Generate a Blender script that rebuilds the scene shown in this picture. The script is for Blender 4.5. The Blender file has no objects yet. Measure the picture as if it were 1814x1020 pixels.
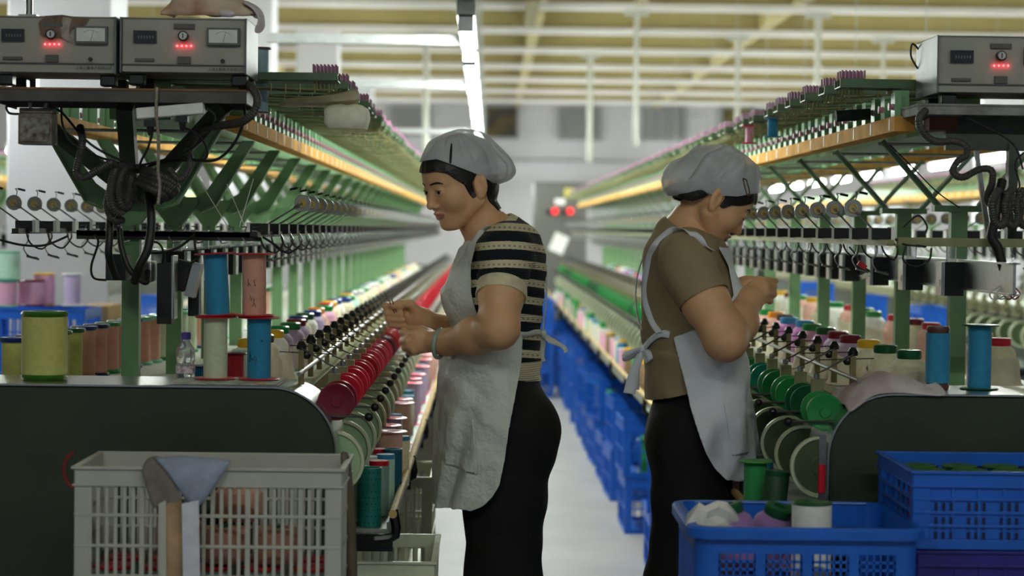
import bpy, bmesh, math, random
import numpy as np
from mathutils import Vector, Matrix
R = random.Random(7)
SC = bpy.context.scene
COL = SC.collection

# ------------------------------------------------------------------ camera, world, exposure
FPX = 3779.0; CZ = 1.36; VX, VY = 865.0, 405.0
def _cammat():
    y = Vector(((VX-907)/FPX, (510-VY)/FPX, -1)).normalized()
    v = Vector((1, -0.0122, 0)); x = (v - v.dot(y)*y).normalized(); z = x.cross(y)
    return Matrix((x, y, z))
CM = _cammat()
def P(px, py, Y):
    "the point of the place at distance Y seen at pixel px, py of the photograph"
    d = CM @ Vector(((px-907)/FPX, (510-py)/FPX, -1)); return Vector((0, 0, CZ)) + d*(Y/d.y)
cam = bpy.data.cameras.new('camera'); cam.lens = 75; cam.sensor_width = 36; cam.clip_end = 200
cam.dof.use_dof = True; cam.dof.focus_distance = 5.0; cam.dof.aperture_fstop = 3.6
co = bpy.data.objects.new('camera', cam); COL.objects.link(co)
co.matrix_world = Matrix.Translation((0, 0, CZ)) @ CM.to_4x4(); SC.camera = co
w = bpy.data.worlds.new('world'); SC.world = w; w.use_nodes = True
w.node_tree.nodes['Background'].inputs[0].default_value = (.8, .9, 1, 1)
w.node_tree.nodes['Background'].inputs[1].default_value = .14
SC.view_settings.view_transform = 'Standard'; SC.view_settings.look = 'None'
SC.view_settings.gamma = 1; SC.view_settings.use_curve_mapping = False
SC.view_settings.exposure = 0.35
SC.cycles.use_denoising = True; SC.cycles.max_bounces = 8; SC.cycles.sample_clamp_indirect = 6
TUBE_POWER = 110.0

# ------------------------------------------------------------------ materials
def lin(c):
    c = c/255; return c/12.92 if c <= .04045 else ((c+.055)/1.055)**2.4
def mat(name, rgb, rough=.5, metal=0, noise=.12, scale=30, bump=0, emit=0, alpha=1, trans=0, spec=.5, rgb2=None, detail=3, bscale=None, sheen=0, lowfreq=None):
    m = bpy.data.materials.new(name); m.use_nodes = True; nt = m.node_tree; b = nt.nodes['Principled BSDF']
    c = [lin(v) for v in rgb]
    c2 = [lin(v) for v in rgb2] if rgb2 else [v*(1-noise) for v in c]
    c1 = c if rgb2 else [min(1, v*(1+noise*.6)) for v in c]
    tc = nt.nodes.new('ShaderNodeTexCoord'); n = nt.nodes.new('ShaderNodeTexNoise')
    n.inputs['Scale'].default_value = scale; n.inputs['Detail'].default_value = detail
    nt.links.new(tc.outputs['Object'], n.inputs['Vector'])
    r = nt.nodes.new('ShaderNodeValToRGB'); r.color_ramp.elements[0].position = .35; r.color_ramp.elements[1].position = .65
    r.color_ramp.elements[0].color = (*c2, 1); r.color_ramp.elements[1].color = (*c1, 1)
    nt.links.new(n.outputs['Fac'], r.inputs['Fac']); nt.links.new(r.outputs['Color'], b.inputs['Base Color'])
    b.inputs['Roughness'].default_value = rough; b.inputs['Metallic'].default_value = metal
    b.inputs['Specular IOR Level'].default_value = spec; b.inputs['Alpha'].default_value = alpha
    b.inputs['Transmission Weight'].default_value = trans
    if sheen: b.inputs['Sheen Weight'].default_value = sheen
    if emit:
        b.inputs['Emission Color'].default_value = (*c, 1); b.inputs['Emission Strength'].default_value = emit
    if bump:
        bp = nt.nodes.new('ShaderNodeBump'); bp.inputs['Strength'].default_value = bump; bp.inputs['Distance'].default_value = .004
        n2 = nt.nodes.new('ShaderNodeTexNoise'); n2.inputs['Scale'].default_value = bscale or scale; n2.inputs['Detail'].default_value = 4
        nt.links.new(tc.outputs['Object'], n2.inputs['Vector']); nt.links.new(n2.outputs['Fac'], bp.inputs['Height'])
        nt.links.new(bp.outputs['Normal'], b.inputs['Normal'])
    return m
_mc = {}
def MT(name, *a, **k):
    if name not in _mc: _mc[name] = mat(name, *a, **k)
    return _mc[name]
green = MT('machine_green_paint', (46, 58, 40), .42, noise=.15, scale=8)
green2 = MT('frame_green_paint', (104, 142, 98), .45, noise=.15, scale=12)
palegreen = MT('pale_green_plastic', (160, 190, 150), .4, noise=.08)
alu = MT('brushed_aluminium', (190, 192, 190), .28, 1, .08, 60)
steel = MT('dull_steel', (150, 150, 150), .35, 1, .1, 60)
blackp = MT('black_plastic', (14, 14, 15), .35, noise=.2)
darkm = MT('dark_dirty_metal', (48, 46, 42), .5, .4, .3, 25)
wood = MT('varnished_wood', (206, 154, 76), .8, noise=.2, scale=14, spec=.15)
bamboo = MT('bamboo', (205, 175, 115), .35, noise=.2, scale=20)
deckm = MT('pale_deck_paint', (176, 182, 172), .4, noise=.1)
white = MT('white_plastic', (226, 226, 222), .4, noise=.05)
cream = MT('cream_plastic', (222, 224, 200), .4, noise=.06)
yellowhub = MT('yellow_brass_hub', (190, 165, 95), .35, .3, .1)
rubber = MT('black_rubber', (24, 23, 23), .6, noise=.25, scale=40)
pinkp = MT('pink_ceramic', (200, 130, 160), .4, noise=.1)
glassy = MT('clear_plastic', (235, 240, 245), .08, trans=.9, noise=.02)
cloth = MT('cream_cotton_cloth', (222, 214, 190), .9, noise=.12, scale=18, bump=.6)
olive = MT('olive_bracket_paint', (140, 140, 100), .4, .3, .15)

# ------------------------------------------------------------------ mesh builder
class M:
    def __init__(s): s.v = []; s.f = []; s.m = []
    def add(s, vs, fs, mi=0):
        o = len(s.v); s.v += [tuple(p) for p in vs]; s.f += [tuple(o+i for i in f) for f in fs]; s.m += [mi]*len(fs); return s
    def box(s, x0, x1, y0, y1, z0, z1, mi=0):
        vs = [(x, y, z) for x in (x0, x1) for y in (y0, y1) for z in (z0, z1)]
        return s.add(vs, [(0, 1, 3, 2), (4, 6, 7, 5), (0, 4, 5, 1), (2, 3, 7, 6), (0, 2, 6, 4), (1, 5, 7, 3)], mi)
    def rbox(s, c, size, rot, mi=0):
        c = Vector(c); a, b, d = [v/2 for v in size]; rm = rot if isinstance(rot, Matrix) else Matrix.Rotation(rot, 3, 'Z')
        vs = [c + rm @ Vector((x, y, z)) for x in (-a, a) for y in (-b, b) for z in (-d, d)]
        return s.add(vs, [(0, 1, 3, 2), (4, 6, 7, 5), (0, 4, 5, 1), (2, 3, 7, 6), (0, 2, 6, 4), (1, 5, 7, 3)], mi)
    def bar(s, p0, p1, wx, wy, mi=0, up=(0, 1, 0)):
        "a rectangular bar from p0 to p1; wy measured along 'up'"
        p0 = Vector(p0); p1 = Vector(p1); d = (p1-p0).normalized(); u = Vector(up); u = (u-u.dot(d)*d).normalized(); r = d.cross(u)
        vs = [p + r*a*wx/2 + u*b*wy/2 for p in (p0, p1) for a, b in ((-1, -1), (1, -1), (1, 1), (-1, 1))]
        return s.add(vs, [(3, 2, 1, 0), (4, 5, 6, 7), (0, 1, 5, 4), (1, 2, 6, 5), (2, 3, 7, 6), (3, 0, 4, 7)], mi)
    def tube(s, pts, r, seg=8, mi=0, caps=True):
        pts = [Vector(p) for p in pts]; n = len(pts); rr = r if isinstance(r, (list, tuple)) else [r]*n
        t = [(pts[min(i+1, n-1)]-pts[max(i-1, 0)]).normalized() for i in range(n)]
        u = t[0].orthogonal().normalized(); vs = []
        for i in range(n):
            u = (u - u.dot(t[i])*t[i]); u = u.normalized() if u.length > 1e-6 else t[i].orthogonal().normalized()
            w_ = t[i].cross(u)
            vs += [pts[i] + rr[i]*(math.cos(a)*u + math.sin(a)*w_) for a in [2*math.pi*k/seg for k in range(seg)]]
        fs = [(i*seg+k, i*seg+(k+1) % seg, (i+1)*seg+(k+1) % seg, (i+1)*seg+k) for i in range(n-1) for k in range(seg)]
        if caps: fs += [tuple(range(seg))[::-1], tuple((n-1)*seg+k for k in range(seg))]
        return s.add(vs, fs, mi)
    def lathe(s, prof, c=(0, 0, 0), axis='Z', seg=20, mi=0, mis=None):
        "profile of (radius, height) pairs turned about an axis"
        c = Vector(c)
        if isinstance(axis, str): rm = {'Z': Matrix.Identity(3), 'Y': Matrix.Rotation(-math.pi/2, 3, 'X'), 'X': Matrix.Rotation(math.pi/2, 3, 'Y')}[axis]
        else: rm = Vector((0, 0, 1)).rotation_difference(Vector(axis)).to_matrix()
        vs = [c + rm @ Vector((r*math.cos(a), r*math.sin(a), h)) for r, h in prof for a in [2*math.pi*k/seg for k in range(seg)]]
        n = len(prof); o = len(s.v); s.v += [tuple(p) for p in vs]
        for i in range(n-1):
            for k in range(seg):
                s.f.append((o+i*seg+k, o+i*seg+(k+1) % seg, o+(i+1)*seg+(k+1) % seg, o+(i+1)*seg+k)); s.m.append(mis[i] if mis else mi)
        if prof[0][0] > 1e-5 and prof[0] != prof[-1]: s.f.append(tuple(o+k for k in range(seg))[::-1]); s.m.append(mis[0] if mis else mi)
        if prof[-1][0] > 1e-5 and prof[0] != prof[-1]: s.f.append(tuple(o+(n-1)*seg+k for k in range(seg))); s.m.append(mis[-1] if mis else mi)
        return s
    def ball(s, c, r, mi=0, seg=10, sc=(1, 1, 1)):
        o = len(s.v); n = seg//2; c = Vector(c)
        vs = [c + Vector((r*sc[0]*math.sin(math.pi*i/n)*math.cos(2*math.pi*k/seg), r*sc[1]*math.sin(math.pi*i/n)*math.sin(2*math.pi*k/seg), r*sc[2]*math.cos(math.pi*i/n))) for i in range(n+1) for k in range(seg)]
        return s.add(vs, [(i*seg+k, (i+1)*seg+k, (i+1)*seg+(k+1) % seg, i*seg+(k+1) % seg) for i in range(n) for k in range(seg)], mi)
    def prism(s, poly, y0, y1, mi=0):
        "XZ polygon pushed along Y"
        n = len(poly); vs = [(x, y0, z) for x, z in poly] + [(x, y1, z) for x, z in poly]
        return s.add(vs, [tuple(range(n)), tuple(range(2*n-1, n-1, -1))] + [(i, n+i, n+(i+1) % n, (i+1) % n) for i in range(n)], mi)
    def surf(s, g, mi=0, closed=False):
        "grid of points"
        a = len(g); b = len(g[0]); vs = [p for row in g for p in row]
        return s.add(vs, [(i*b+k, i*b+(k+1) % b, (i+1)*b+(k+1) % b, (i+1)*b+k) for i in range(a-1) for k in range(b if closed else b-1)], mi)
    def mesh(s, name, mats, off=(0, 0, 0), angle=35, weld=False):
        me = bpy.data.meshes.new(name); ox, oy, oz = off
        me.from_pydata([(x-ox, y-oy, z-oz) for x, y, z in s.v], [], s.f)
        for m_ in (mats if isinstance(mats, (list, tuple)) else [mats]): me.materials.append(m_)
        me.polygons.foreach_set('material_index', s.m); me.polygons.foreach_set('use_smooth', [True]*len(s.f))
        me.validate(); me.update()
        bm = bmesh.new(); bm.from_mesh(me)
        bmesh.ops.recalc_face_normals(bm, faces=bm.faces); bm.to_mesh(me); bm.free()
        me.set_sharp_from_angle(angle=math.radians(angle))
        return me
def wloc(o):
    l = Vector(o.location)
    while o.parent: o = o.parent; l += Vector(o.location)
    return l
def build(mb, name, mats, parent=None, local=False, origin=None, angle=35, bevel=0):
    "one mesh object; vertices are world points unless local"
    if parent: off = (0, 0, 0) if local else wloc(parent); loc = (0, 0, 0)
    else:
        if origin is None:
            xs = [p[0] for p in mb.v]; ys = [p[1] for p in mb.v]; zs = [p[2] for p in mb.v]
            origin = ((min(xs)+max(xs))/2, (min(ys)+max(ys))/2, min(zs))
        off = origin; loc = origin
    me = mb.mesh(name, mats, off, angle); o = bpy.data.objects.new(name, me); COL.objects.link(o)
    o.location = loc
    if parent: o.parent = parent
    if bevel:
        b = o.modifiers.new('edge', 'BEVEL'); b.width = bevel; b.segments = 2; b.limit_method = 'ANGLE'
    return o
def thing(name, label, cat, loc=(0, 0, 0), rz=0, group=None):
    o = bpy.data.objects.new(name, None); COL.objects.link(o); o.location = loc; o.rotation_euler = (0, 0, rz)
    o.empty_display_size = .05
    return tag(o, label, cat, group)
def tag(o, label, cat, group=None, kind=None):
    if label: o['label'] = label
    if cat: o['category'] = cat
    if group: o['group'] = group
    if kind: o['kind'] = kind
    return o
def struct(o): o['kind'] = 'structure'; return o
def inst(src, name, parent, loc, rot=None, local=False):
    "a further part sharing the mesh of src"
    o = bpy.data.objects.new(name, src); COL.objects.link(o); o.parent = parent
    o.location = Vector(loc) - (Vector((0, 0, 0)) if local else wloc(parent))
    if rot: o.rotation_euler = rot
    return o
def dup(root, loc, rz=0, label=None, group=None, rot=None, scale=None):
    r = root.copy(); COL.objects.link(r); r.location = loc; r.rotation_euler = rot or (0, 0, rz)
    if scale: r.scale = scale
    if label: r['label'] = label
    if group: r['group'] = group
    for ch in list(root.children):
        c = ch.copy(); COL.objects.link(c); c.parent = r
        for g in list(ch.children):
            d = g.copy(); COL.objects.link(d); d.parent = c
    return r
class Kind:
    "a prototype: the first use moves it, later uses copy it"
    def __init__(s, make): s.make = make; s.root = None
    def put(s, loc, label, group=None, rz=0, rot=None, scale=None):
        if s.root is None:
            s.root = s.make(); r = s.root; r.location = loc; r.rotation_euler = rot or (0, 0, rz); r['label'] = label
            if scale: r.scale = scale
            if group: r['group'] = group
            return r
        r = dup(s.root, loc, rz, label, group, rot, scale or (1, 1, 1))
        if not group and 'group' in r: del r['group']
        return r
ONES = 'zeroth first second third fourth fifth sixth seventh eighth ninth tenth eleventh twelfth thirteenth fourteenth fifteenth sixteenth seventeenth eighteenth nineteenth'.split()
TENS = {2: 'twent', 3: 'thirt', 4: 'fort', 5: 'fift', 6: 'sixt', 7: 'sevent', 8: 'eight', 9: 'ninet'}
def nth(n):
    if n == 1: return 'nearest'
    if n < 20: return ONES[n] + ' nearest'
    t, u = divmod(n, 10)
    return (TENS[t]+'ieth' if u == 0 else TENS[t]+'y-'+ONES[u]) + ' nearest'
def arc(c, r, a0, a1, n): return [(c[0]+r*math.cos(a0+(a1-a0)*i/n), c[1]+r*math.sin(a0+(a1-a0)*i/n)) for i in range(n+1)]
def spline(pts, n=8):
    pts = [Vector(p) for p in pts]; out = []
    for i in range(len(pts)-1):
        p0 = pts[max(i-1, 0)]; p1 = pts[i]; p2 = pts[i+1]; p3 = pts[min(i+2, len(pts)-1)]
        for k in range(n):
            t = k/n; out.append(.5*((2*p1)+(p2-p0)*t+(2*p0-5*p1+4*p2-p3)*t*t+(3*p1-p0-3*p2+p3)*t**3))
    return out + [pts[-1]]

# ------------------------------------------------------------------ the hall
floorm = MT('painted_concrete_floor', (162, 162, 167), .55, noise=.1, scale=3, detail=6)
wallm = MT('whitewashed_wall', (168, 166, 170), .8, noise=.06, scale=1.5)
ceilm = MT('yellowed_ceiling', (158, 146, 98), .7, noise=.12, scale=1.2)
beamm = MT('white_beam_paint', (205, 202, 202), .6, noise=.05, scale=2)
XL, XR, YB, YF, ZC = -9.0, 11.0, 33.0, -1.5, 3.42
struct(build(M().box(XL, XR, YF, YB, -.1, 0), 'floor', floorm))
struct(build(M().box(XL, XR, YF, YB, ZC, ZC+.15), 'ceiling', ceilm))
struct(build(M().box(XL, XR, YB, YB+.2, 0, ZC), 'wall_back', wallm))
struct(build(M().box(XL-.2, XL, YF, YB, 0, ZC), 'wall_left', wallm))
struct(build(M().box(XR, XR+.2, YF, YB, 0, ZC), 'wall_right', wallm))
for i, y in enumerate([4.6, 6.8, 9.0, 11.2, 13.4, 15.6, 17.8, 20.0, 22.2, 24.4, 26.6, 28.8, 31.0]):
    b = M().box(XL, XR, y-.09, y+.09, 3.19, 3.24, 1).box(XL, XR, y-.03, y+.03, 3.24, ZC, 0)
    struct(build(b, 'trim_%d' % (i+1), [ceilm, beamm]))
for i, (x, h) in enumerate([(-6.2, .12), (-2.6, .1), (.42, .1), (2.55, .1), (5.3, .12)]):
    struct(build(M().box(x-h/2, x+h/2, 6, YB, 3.24, ZC), 'trim_%d' % (14+i), ceilm))
pillarm = MT('white_pillar_plaster', (190, 190, 197), .75, noise=.04, scale=2)
for i, (y, wd) in enumerate([(8.9, .42), (15.3, .42), (21.8, .42), (28.2, .42)]):
    struct(build(M().box(-1.96, -1.96+wd, y-.2, y+.2, 0, ZC), 'trim_%d' % (19+i), pillarm, bevel=.01))
for i, y in enumerate([15.3, 21.8, 28.2]):
    struct(build(M().box(5.0, 5.42, y-.2, y+.2, 0, ZC), 'trim_%d' % (24+i), pillarm, bevel=.01))
# windows and vents of the far wall
ventm = MT('grey_vent_grille', (150, 150, 150), .6, noise=.1)
dkvent = MT('dark_fan_opening', (60, 62, 68), .6, rgb2=(110, 98, 60), scale=6, noise=.3)
yvent = MT('yellowed_vent', (120, 110, 70), .6, noise=.4, scale=6)
def wall_vent(x0, x1, y0, y1, kind, label, k):
    a = P(x0, y0, YB-.01); b = P(x1, y1, YB-.01); xa, xb, zb, za = a.x, b.x, a.z, b.z
    t = thing('wall_vent', label, 'vent', ((xa+xb)/2, YB, za))
    f = M()
    for q in ((xa-.04, xb+.04, za-.04, za), (xa-.04, xb+.04, zb, zb+.04), (xa-.04, xa, za, zb), (xb, xb+.04, za, zb)): f.box(q[0], q[1], YB-.09, YB, q[2], q[3])
    build(f, 'frame', MT('vent_frame_grey', (128, 128, 130), .6), t)
    g = M(); n = 9
    for j in range(n):
        z = za+(zb-za)*(j+.5)/n; g.rbox(((xa+xb)/2, YB-.045, z), (xb-xa, .05, .012), Matrix.Rotation(.7, 3, 'X'))
    g.box(xa, xb, YB-.02, YB-.005, za, zb)
    build(g, 'louver', kind, t)
wall_vent(700, 762, 195, 238, ventm, 'pale grey louvred vent high on the end wall beside the lamp line', 1)
wall_vent(862, 915, 190, 243, dkvent, 'dark louvred fan opening high on the end wall', 2)
wall_vent(994, 1060, 195, 245, ventm, 'grey square vent above the metal cabinet on the end wall', 3)
wall_vent(1142, 1210, 194, 246, ventm, 'grey square vent above the brown-shirted worker on the end wall', 4)
wall_vent(1280, 1335, 192, 243, yvent, 'yellowish vent half hidden behind the green pin trays', 5)
p0 = P(700, 282, YB-.06); p1 = P(1330, 290, YB-.06)
tag(build(M().tube([p0, p1], .03, 8), 'wall_conduit', MT('conduit_grey', (150, 150, 152), .5)), 'horizontal grey conduit running along the end wall', 'pipe')
pipem = MT('white_drop_pipe', (168, 168, 160), .6)
for i, (px, y0, Y, r, lb) in enumerate([(1123, 30, 17.8, .022, 'white drop pipe hanging between the two workers, the tallest'), (1303, 78, 20, .026, 'white drop pipe hanging behind the brown-shirted worker'), (1444, 42, 17.8, .03, 'thick white drop pipe above the green pin trays'), (1560, 80, 20.0, .02, 'thin white drop pipe beside the lone control unit'), (1042, 95, 22.2, .03, 'drop pipe hanging in front of the grey square vent'), (752, 65, 20, .03, 'drop pipe hanging beside the lamp line')]):
    a = P(px, 400, Y); tag(build(M().tube([(a.x, Y, 2.06), (a.x, Y, 3.2)], r, 10).box(a.x-.1, a.x+.1, Y-.04, Y+.04, 3.15, 3.19), 'drop_pipe', pipem), lb, 'pipe')
# dark cable drops across the ceiling
for i, (px, Y, lb) in enumerate([(945, 16.5, 'dark cable drop under the ceiling above the striped worker'), (1172, 14.5, 'dark cable drop under the ceiling between the two workers'), (1510, 14.2, 'dark cable drop under the ceiling near the lone control unit')]):
    a = P(px, 200, Y); tag(build(M().box(a.x-.045, a.x+.045, Y, Y+2.2, 3.12, 3.19), 'cable_duct', MT('dusty_duct', (120, 112, 80), .7)), lb, 'duct')

# ------------------------------------------------------------------ grey electrical cabinet at the end of the aisle
cabm = MT('cabinet_grey_enamel', (86, 86, 82), .5, noise=.06, scale=5)
Yc = 23.0
a = P(945, 322, Yc); b = P(1041, 322, Yc)
cb = thing('electrical_cabinet', 'tall grey metal electrical cabinet at the end of the aisle', 'cabinet', ((a.x+b.x)/2, Yc, 0))
build(M().box(a.x, b.x, Yc, Yc+.4, .08, a.z).box(a.x+.02, b.x-.02, Yc+.02, Yc+.38, 0, .08), 'body', cabm, cb, bevel=.01)
d = build(M().box(a.x+.02, b.x-.02, Yc-.02, Yc, .12, a.z-.04), 'door', cabm, cb, bevel=.005)
build(M().box(a.x+.05, a.x+.07, Yc-.05, Yc-.02, 1.0, 1.14), 'handle', blackp, d)
redl = MT('red_indicator_lens', (255, 20, 36), .3, emit=1.2)
for px in (983, 1010):
    q = P(px, 374, Yc-.02); build(M().lathe([(.0, 0), (.034, 0), (.034, .02), (.02, .032), (0, .034)], (q.x, Yc-.02, q.z), (0, -1, 0)), 'indicator_lamp', redl, cb)
    q2 = P(px-8, 376, Yc-.02); build(M().lathe([(0, 0), (.03, 0), (.03, .02), (0, .02)], (q2.x-.02, Yc-.02, q2.z), (0, -1, 0)), 'switch', blackp, cb)
q = P(1008, 342, Yc); build(M().box(q.x-.05, q.x+.05, Yc-.024, Yc-.02, q.z-.04, q.z+.05), 'warning_sticker', MT('yellow_sticker', (190, 180, 90), .5), cb)
q = P(990, 431, Yc); build(M().rbox((q.x, Yc-.024, q.z), (.16, .004, .2), Matrix.Rotation(.4, 3, 'Y')), 'paper_notice', white, cb)
q = P(992, 357, Yc); build(M().rbox((q.x, Yc-.024, q.z), (.11, .004, .06), 0), 'name_plate', white, cb)

# ------------------------------------------------------------------ fluorescent fittings
tubem = MT('fluorescent_glow', (250, 255, 248), .5, emit=TUBE_POWER, noise=0)
tubem.node_tree.nodes['Principled BSDF'].inputs['Emission Color'].default_value = (.93, 1, .93, 1)
fitm = MT('fitting_white_enamel', (176, 180, 180), .4)
def make_light():
    t = thing('fluorescent_fitting', 'x', 'light')
    build(M().box(-.03, .03, -.66, .66, .03, .075), 'housing', fitm, t, True, bevel=.003)
    for s_ in (-1, 1): build(M().box(-.024, .024, s_*.615-.014, s_*.615+.014, -.02, .03).lathe([(.009, 0), (.009, .01)], (0, s_*.615, -.0), (0, s_, 0)), 'tube_holder', steel, t, True, bevel=.002)
    build(M().tube([(0, -.6, 0), (0, .6, 0)], .016, 12), 'tube', tubem, t, True)
    return t
LT = Kind(make_light)
def make_hung():
    t = make_light()
    for s_ in (0,): build(M().tube([(0, s_, .07), (0, s_, ZC-1.99)], .0025, 5), 'hanger_rod', fitm, t, True)
    return t
LH = Kind(make_hung)
ys = [7.3+1.42*i for i in range(18)]
for i, y in enumerate(ys):
    LT.put((-.078, y, 1.995), '%s fluorescent tube in the bright line above the aisle' % nth(i+1), 'fluorescent tubes above the aisle')
rows = [(2.02, 8.0, 'over the passage beyond the green-bobbin machine'), (4.2, 12.0, 'over the second passage beyond the green-bobbin machine'), (6.1, 14.0, 'over the third passage beyond the green-bobbin machine'), (-2.3, 7.0, 'over the passage beyond the red-bobbin machine'), (-4.3, 12.0, 'over the second passage beyond the red-bobbin machine'), (8.2, 16.0, 'over the fourth passage beyond the green-bobbin machine')]
for x, y0, where in rows:
    k = 0; y = y0
    while y < 31.5:
        k += 1; LH.put((x, y, 1.99), '%s fluorescent tube %s' % (nth(k), where), 'fluorescent tubes ' + where); y += 1.9
# carrier channel above the near end of the aisle line and its hangers
tag(build(M().box(-.105, -.05, 5.6, 32.6, 2.075, 2.1), 'lamp_channel', fitm), 'long white steel channel carrying the line of tubes above the aisle', 'channel')
for i, y in enumerate([8.0, 12.4, 16.8, 21.2, 25.6, 30.0]):
    tag(build(M().box(-.085, -.07, y-.008, y+.008, 2.1, ZC), 'hanger_rod', fitm), '%s hanger rod holding the lamp channel from the ceiling' % nth(i+1), 'rod')
for i, (y, x0) in enumerate([(7.95, -.83), (10.4, -.83), (15.4, -.83)]):
    tag(build(M().box(x0, -.05, y-.02, y+.02, 2.04, 2.075), 'support_bar', fitm), '%s white cross bar reaching from the machine to the lamp line' % nth(i+1), 'bar')

for i, x in enumerate([-1.3, .9, 3.1]):  # unseen tubes behind the camera, added to light the front faces
    o = LT.put((x, .9, 3.30), 'added fill tube near the front of the hall, number %s from the wall' % ONES[i+1], 'added fill tubes near the front of the hall', rz=math.pi/2)
    o['label'] = ('added fill tube out of view above the white crate end of the hall', 'added fill tube out of view between the two machines at the front', 'added fill tube out of view above the deep blue crate end of the hall')[i]

# ------------------------------------------------------------------ winding machines
labelw = MT('white_card_strip', (240, 238, 225), .6)
ringm = MT('wheel_rim_cream', (205, 212, 180), .35, .1, .08)
wheelf = MT('wheel_face_green', (70, 92, 58), .45)
def proto(mb, name, mats, angle=35): return mb.mesh(name, mats, (0, 0, 0), angle)
def pitch_positions(y0, y1, step):
    n = int((y1-y0)/step)+1; return [y0+i*step for i in range(n)]

def guide_arm_meshes(s, dx, dz):
    arm = M(); arm.tube([(0, 0, 0), (s*dx, 0, dz)], .0022, 6)
    arm.lathe([(.004, -.014), (.007, 0), (.003, .014)], (s*dx*.93, 0, dz*.93), (s*dx, 0, dz), 8)
    arm.tube(spline([(s*dx, 0, dz), (s*(dx-.008), 0, dz+.028), (s*(dx-.004), -.004, dz+.036), (s*(dx-.02), -.006, dz+.034)], 3), .0013, 5)
    arm.tube([(s*(dx-.012), -.006, dz+.035), (s*(dx-.03), -.008, dz+.031)], .003, 6, 1)
    wh = M().lathe([(0, -.004), (.006, -.004), (.007, -.006), (.010, -.006), (.011, -.0025), (.018, -.002), (.0195, -.004), (.0195, .004), (.018, .002), (.008, .003), (0, .003)], (0, 0, 0), 'Y', 20, mis=[1, 1, 1, 0, 0, 0, 0, 0, 0, 0])
    hook = M().tube(spline([(0, 0, -.012), (s*.002, 0, -.03), (s*.012, 0, -.045), (s*.004, 0, -.062), (-s*.008, 0, -.068), (-s*.022, 0, -.07)], 4), .0016, 5)
    hook.tube([(-s*.026, 0, -.074), (s*.004, -.004, -.066)], .003, 6)
    return arm, wh, hook

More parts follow.
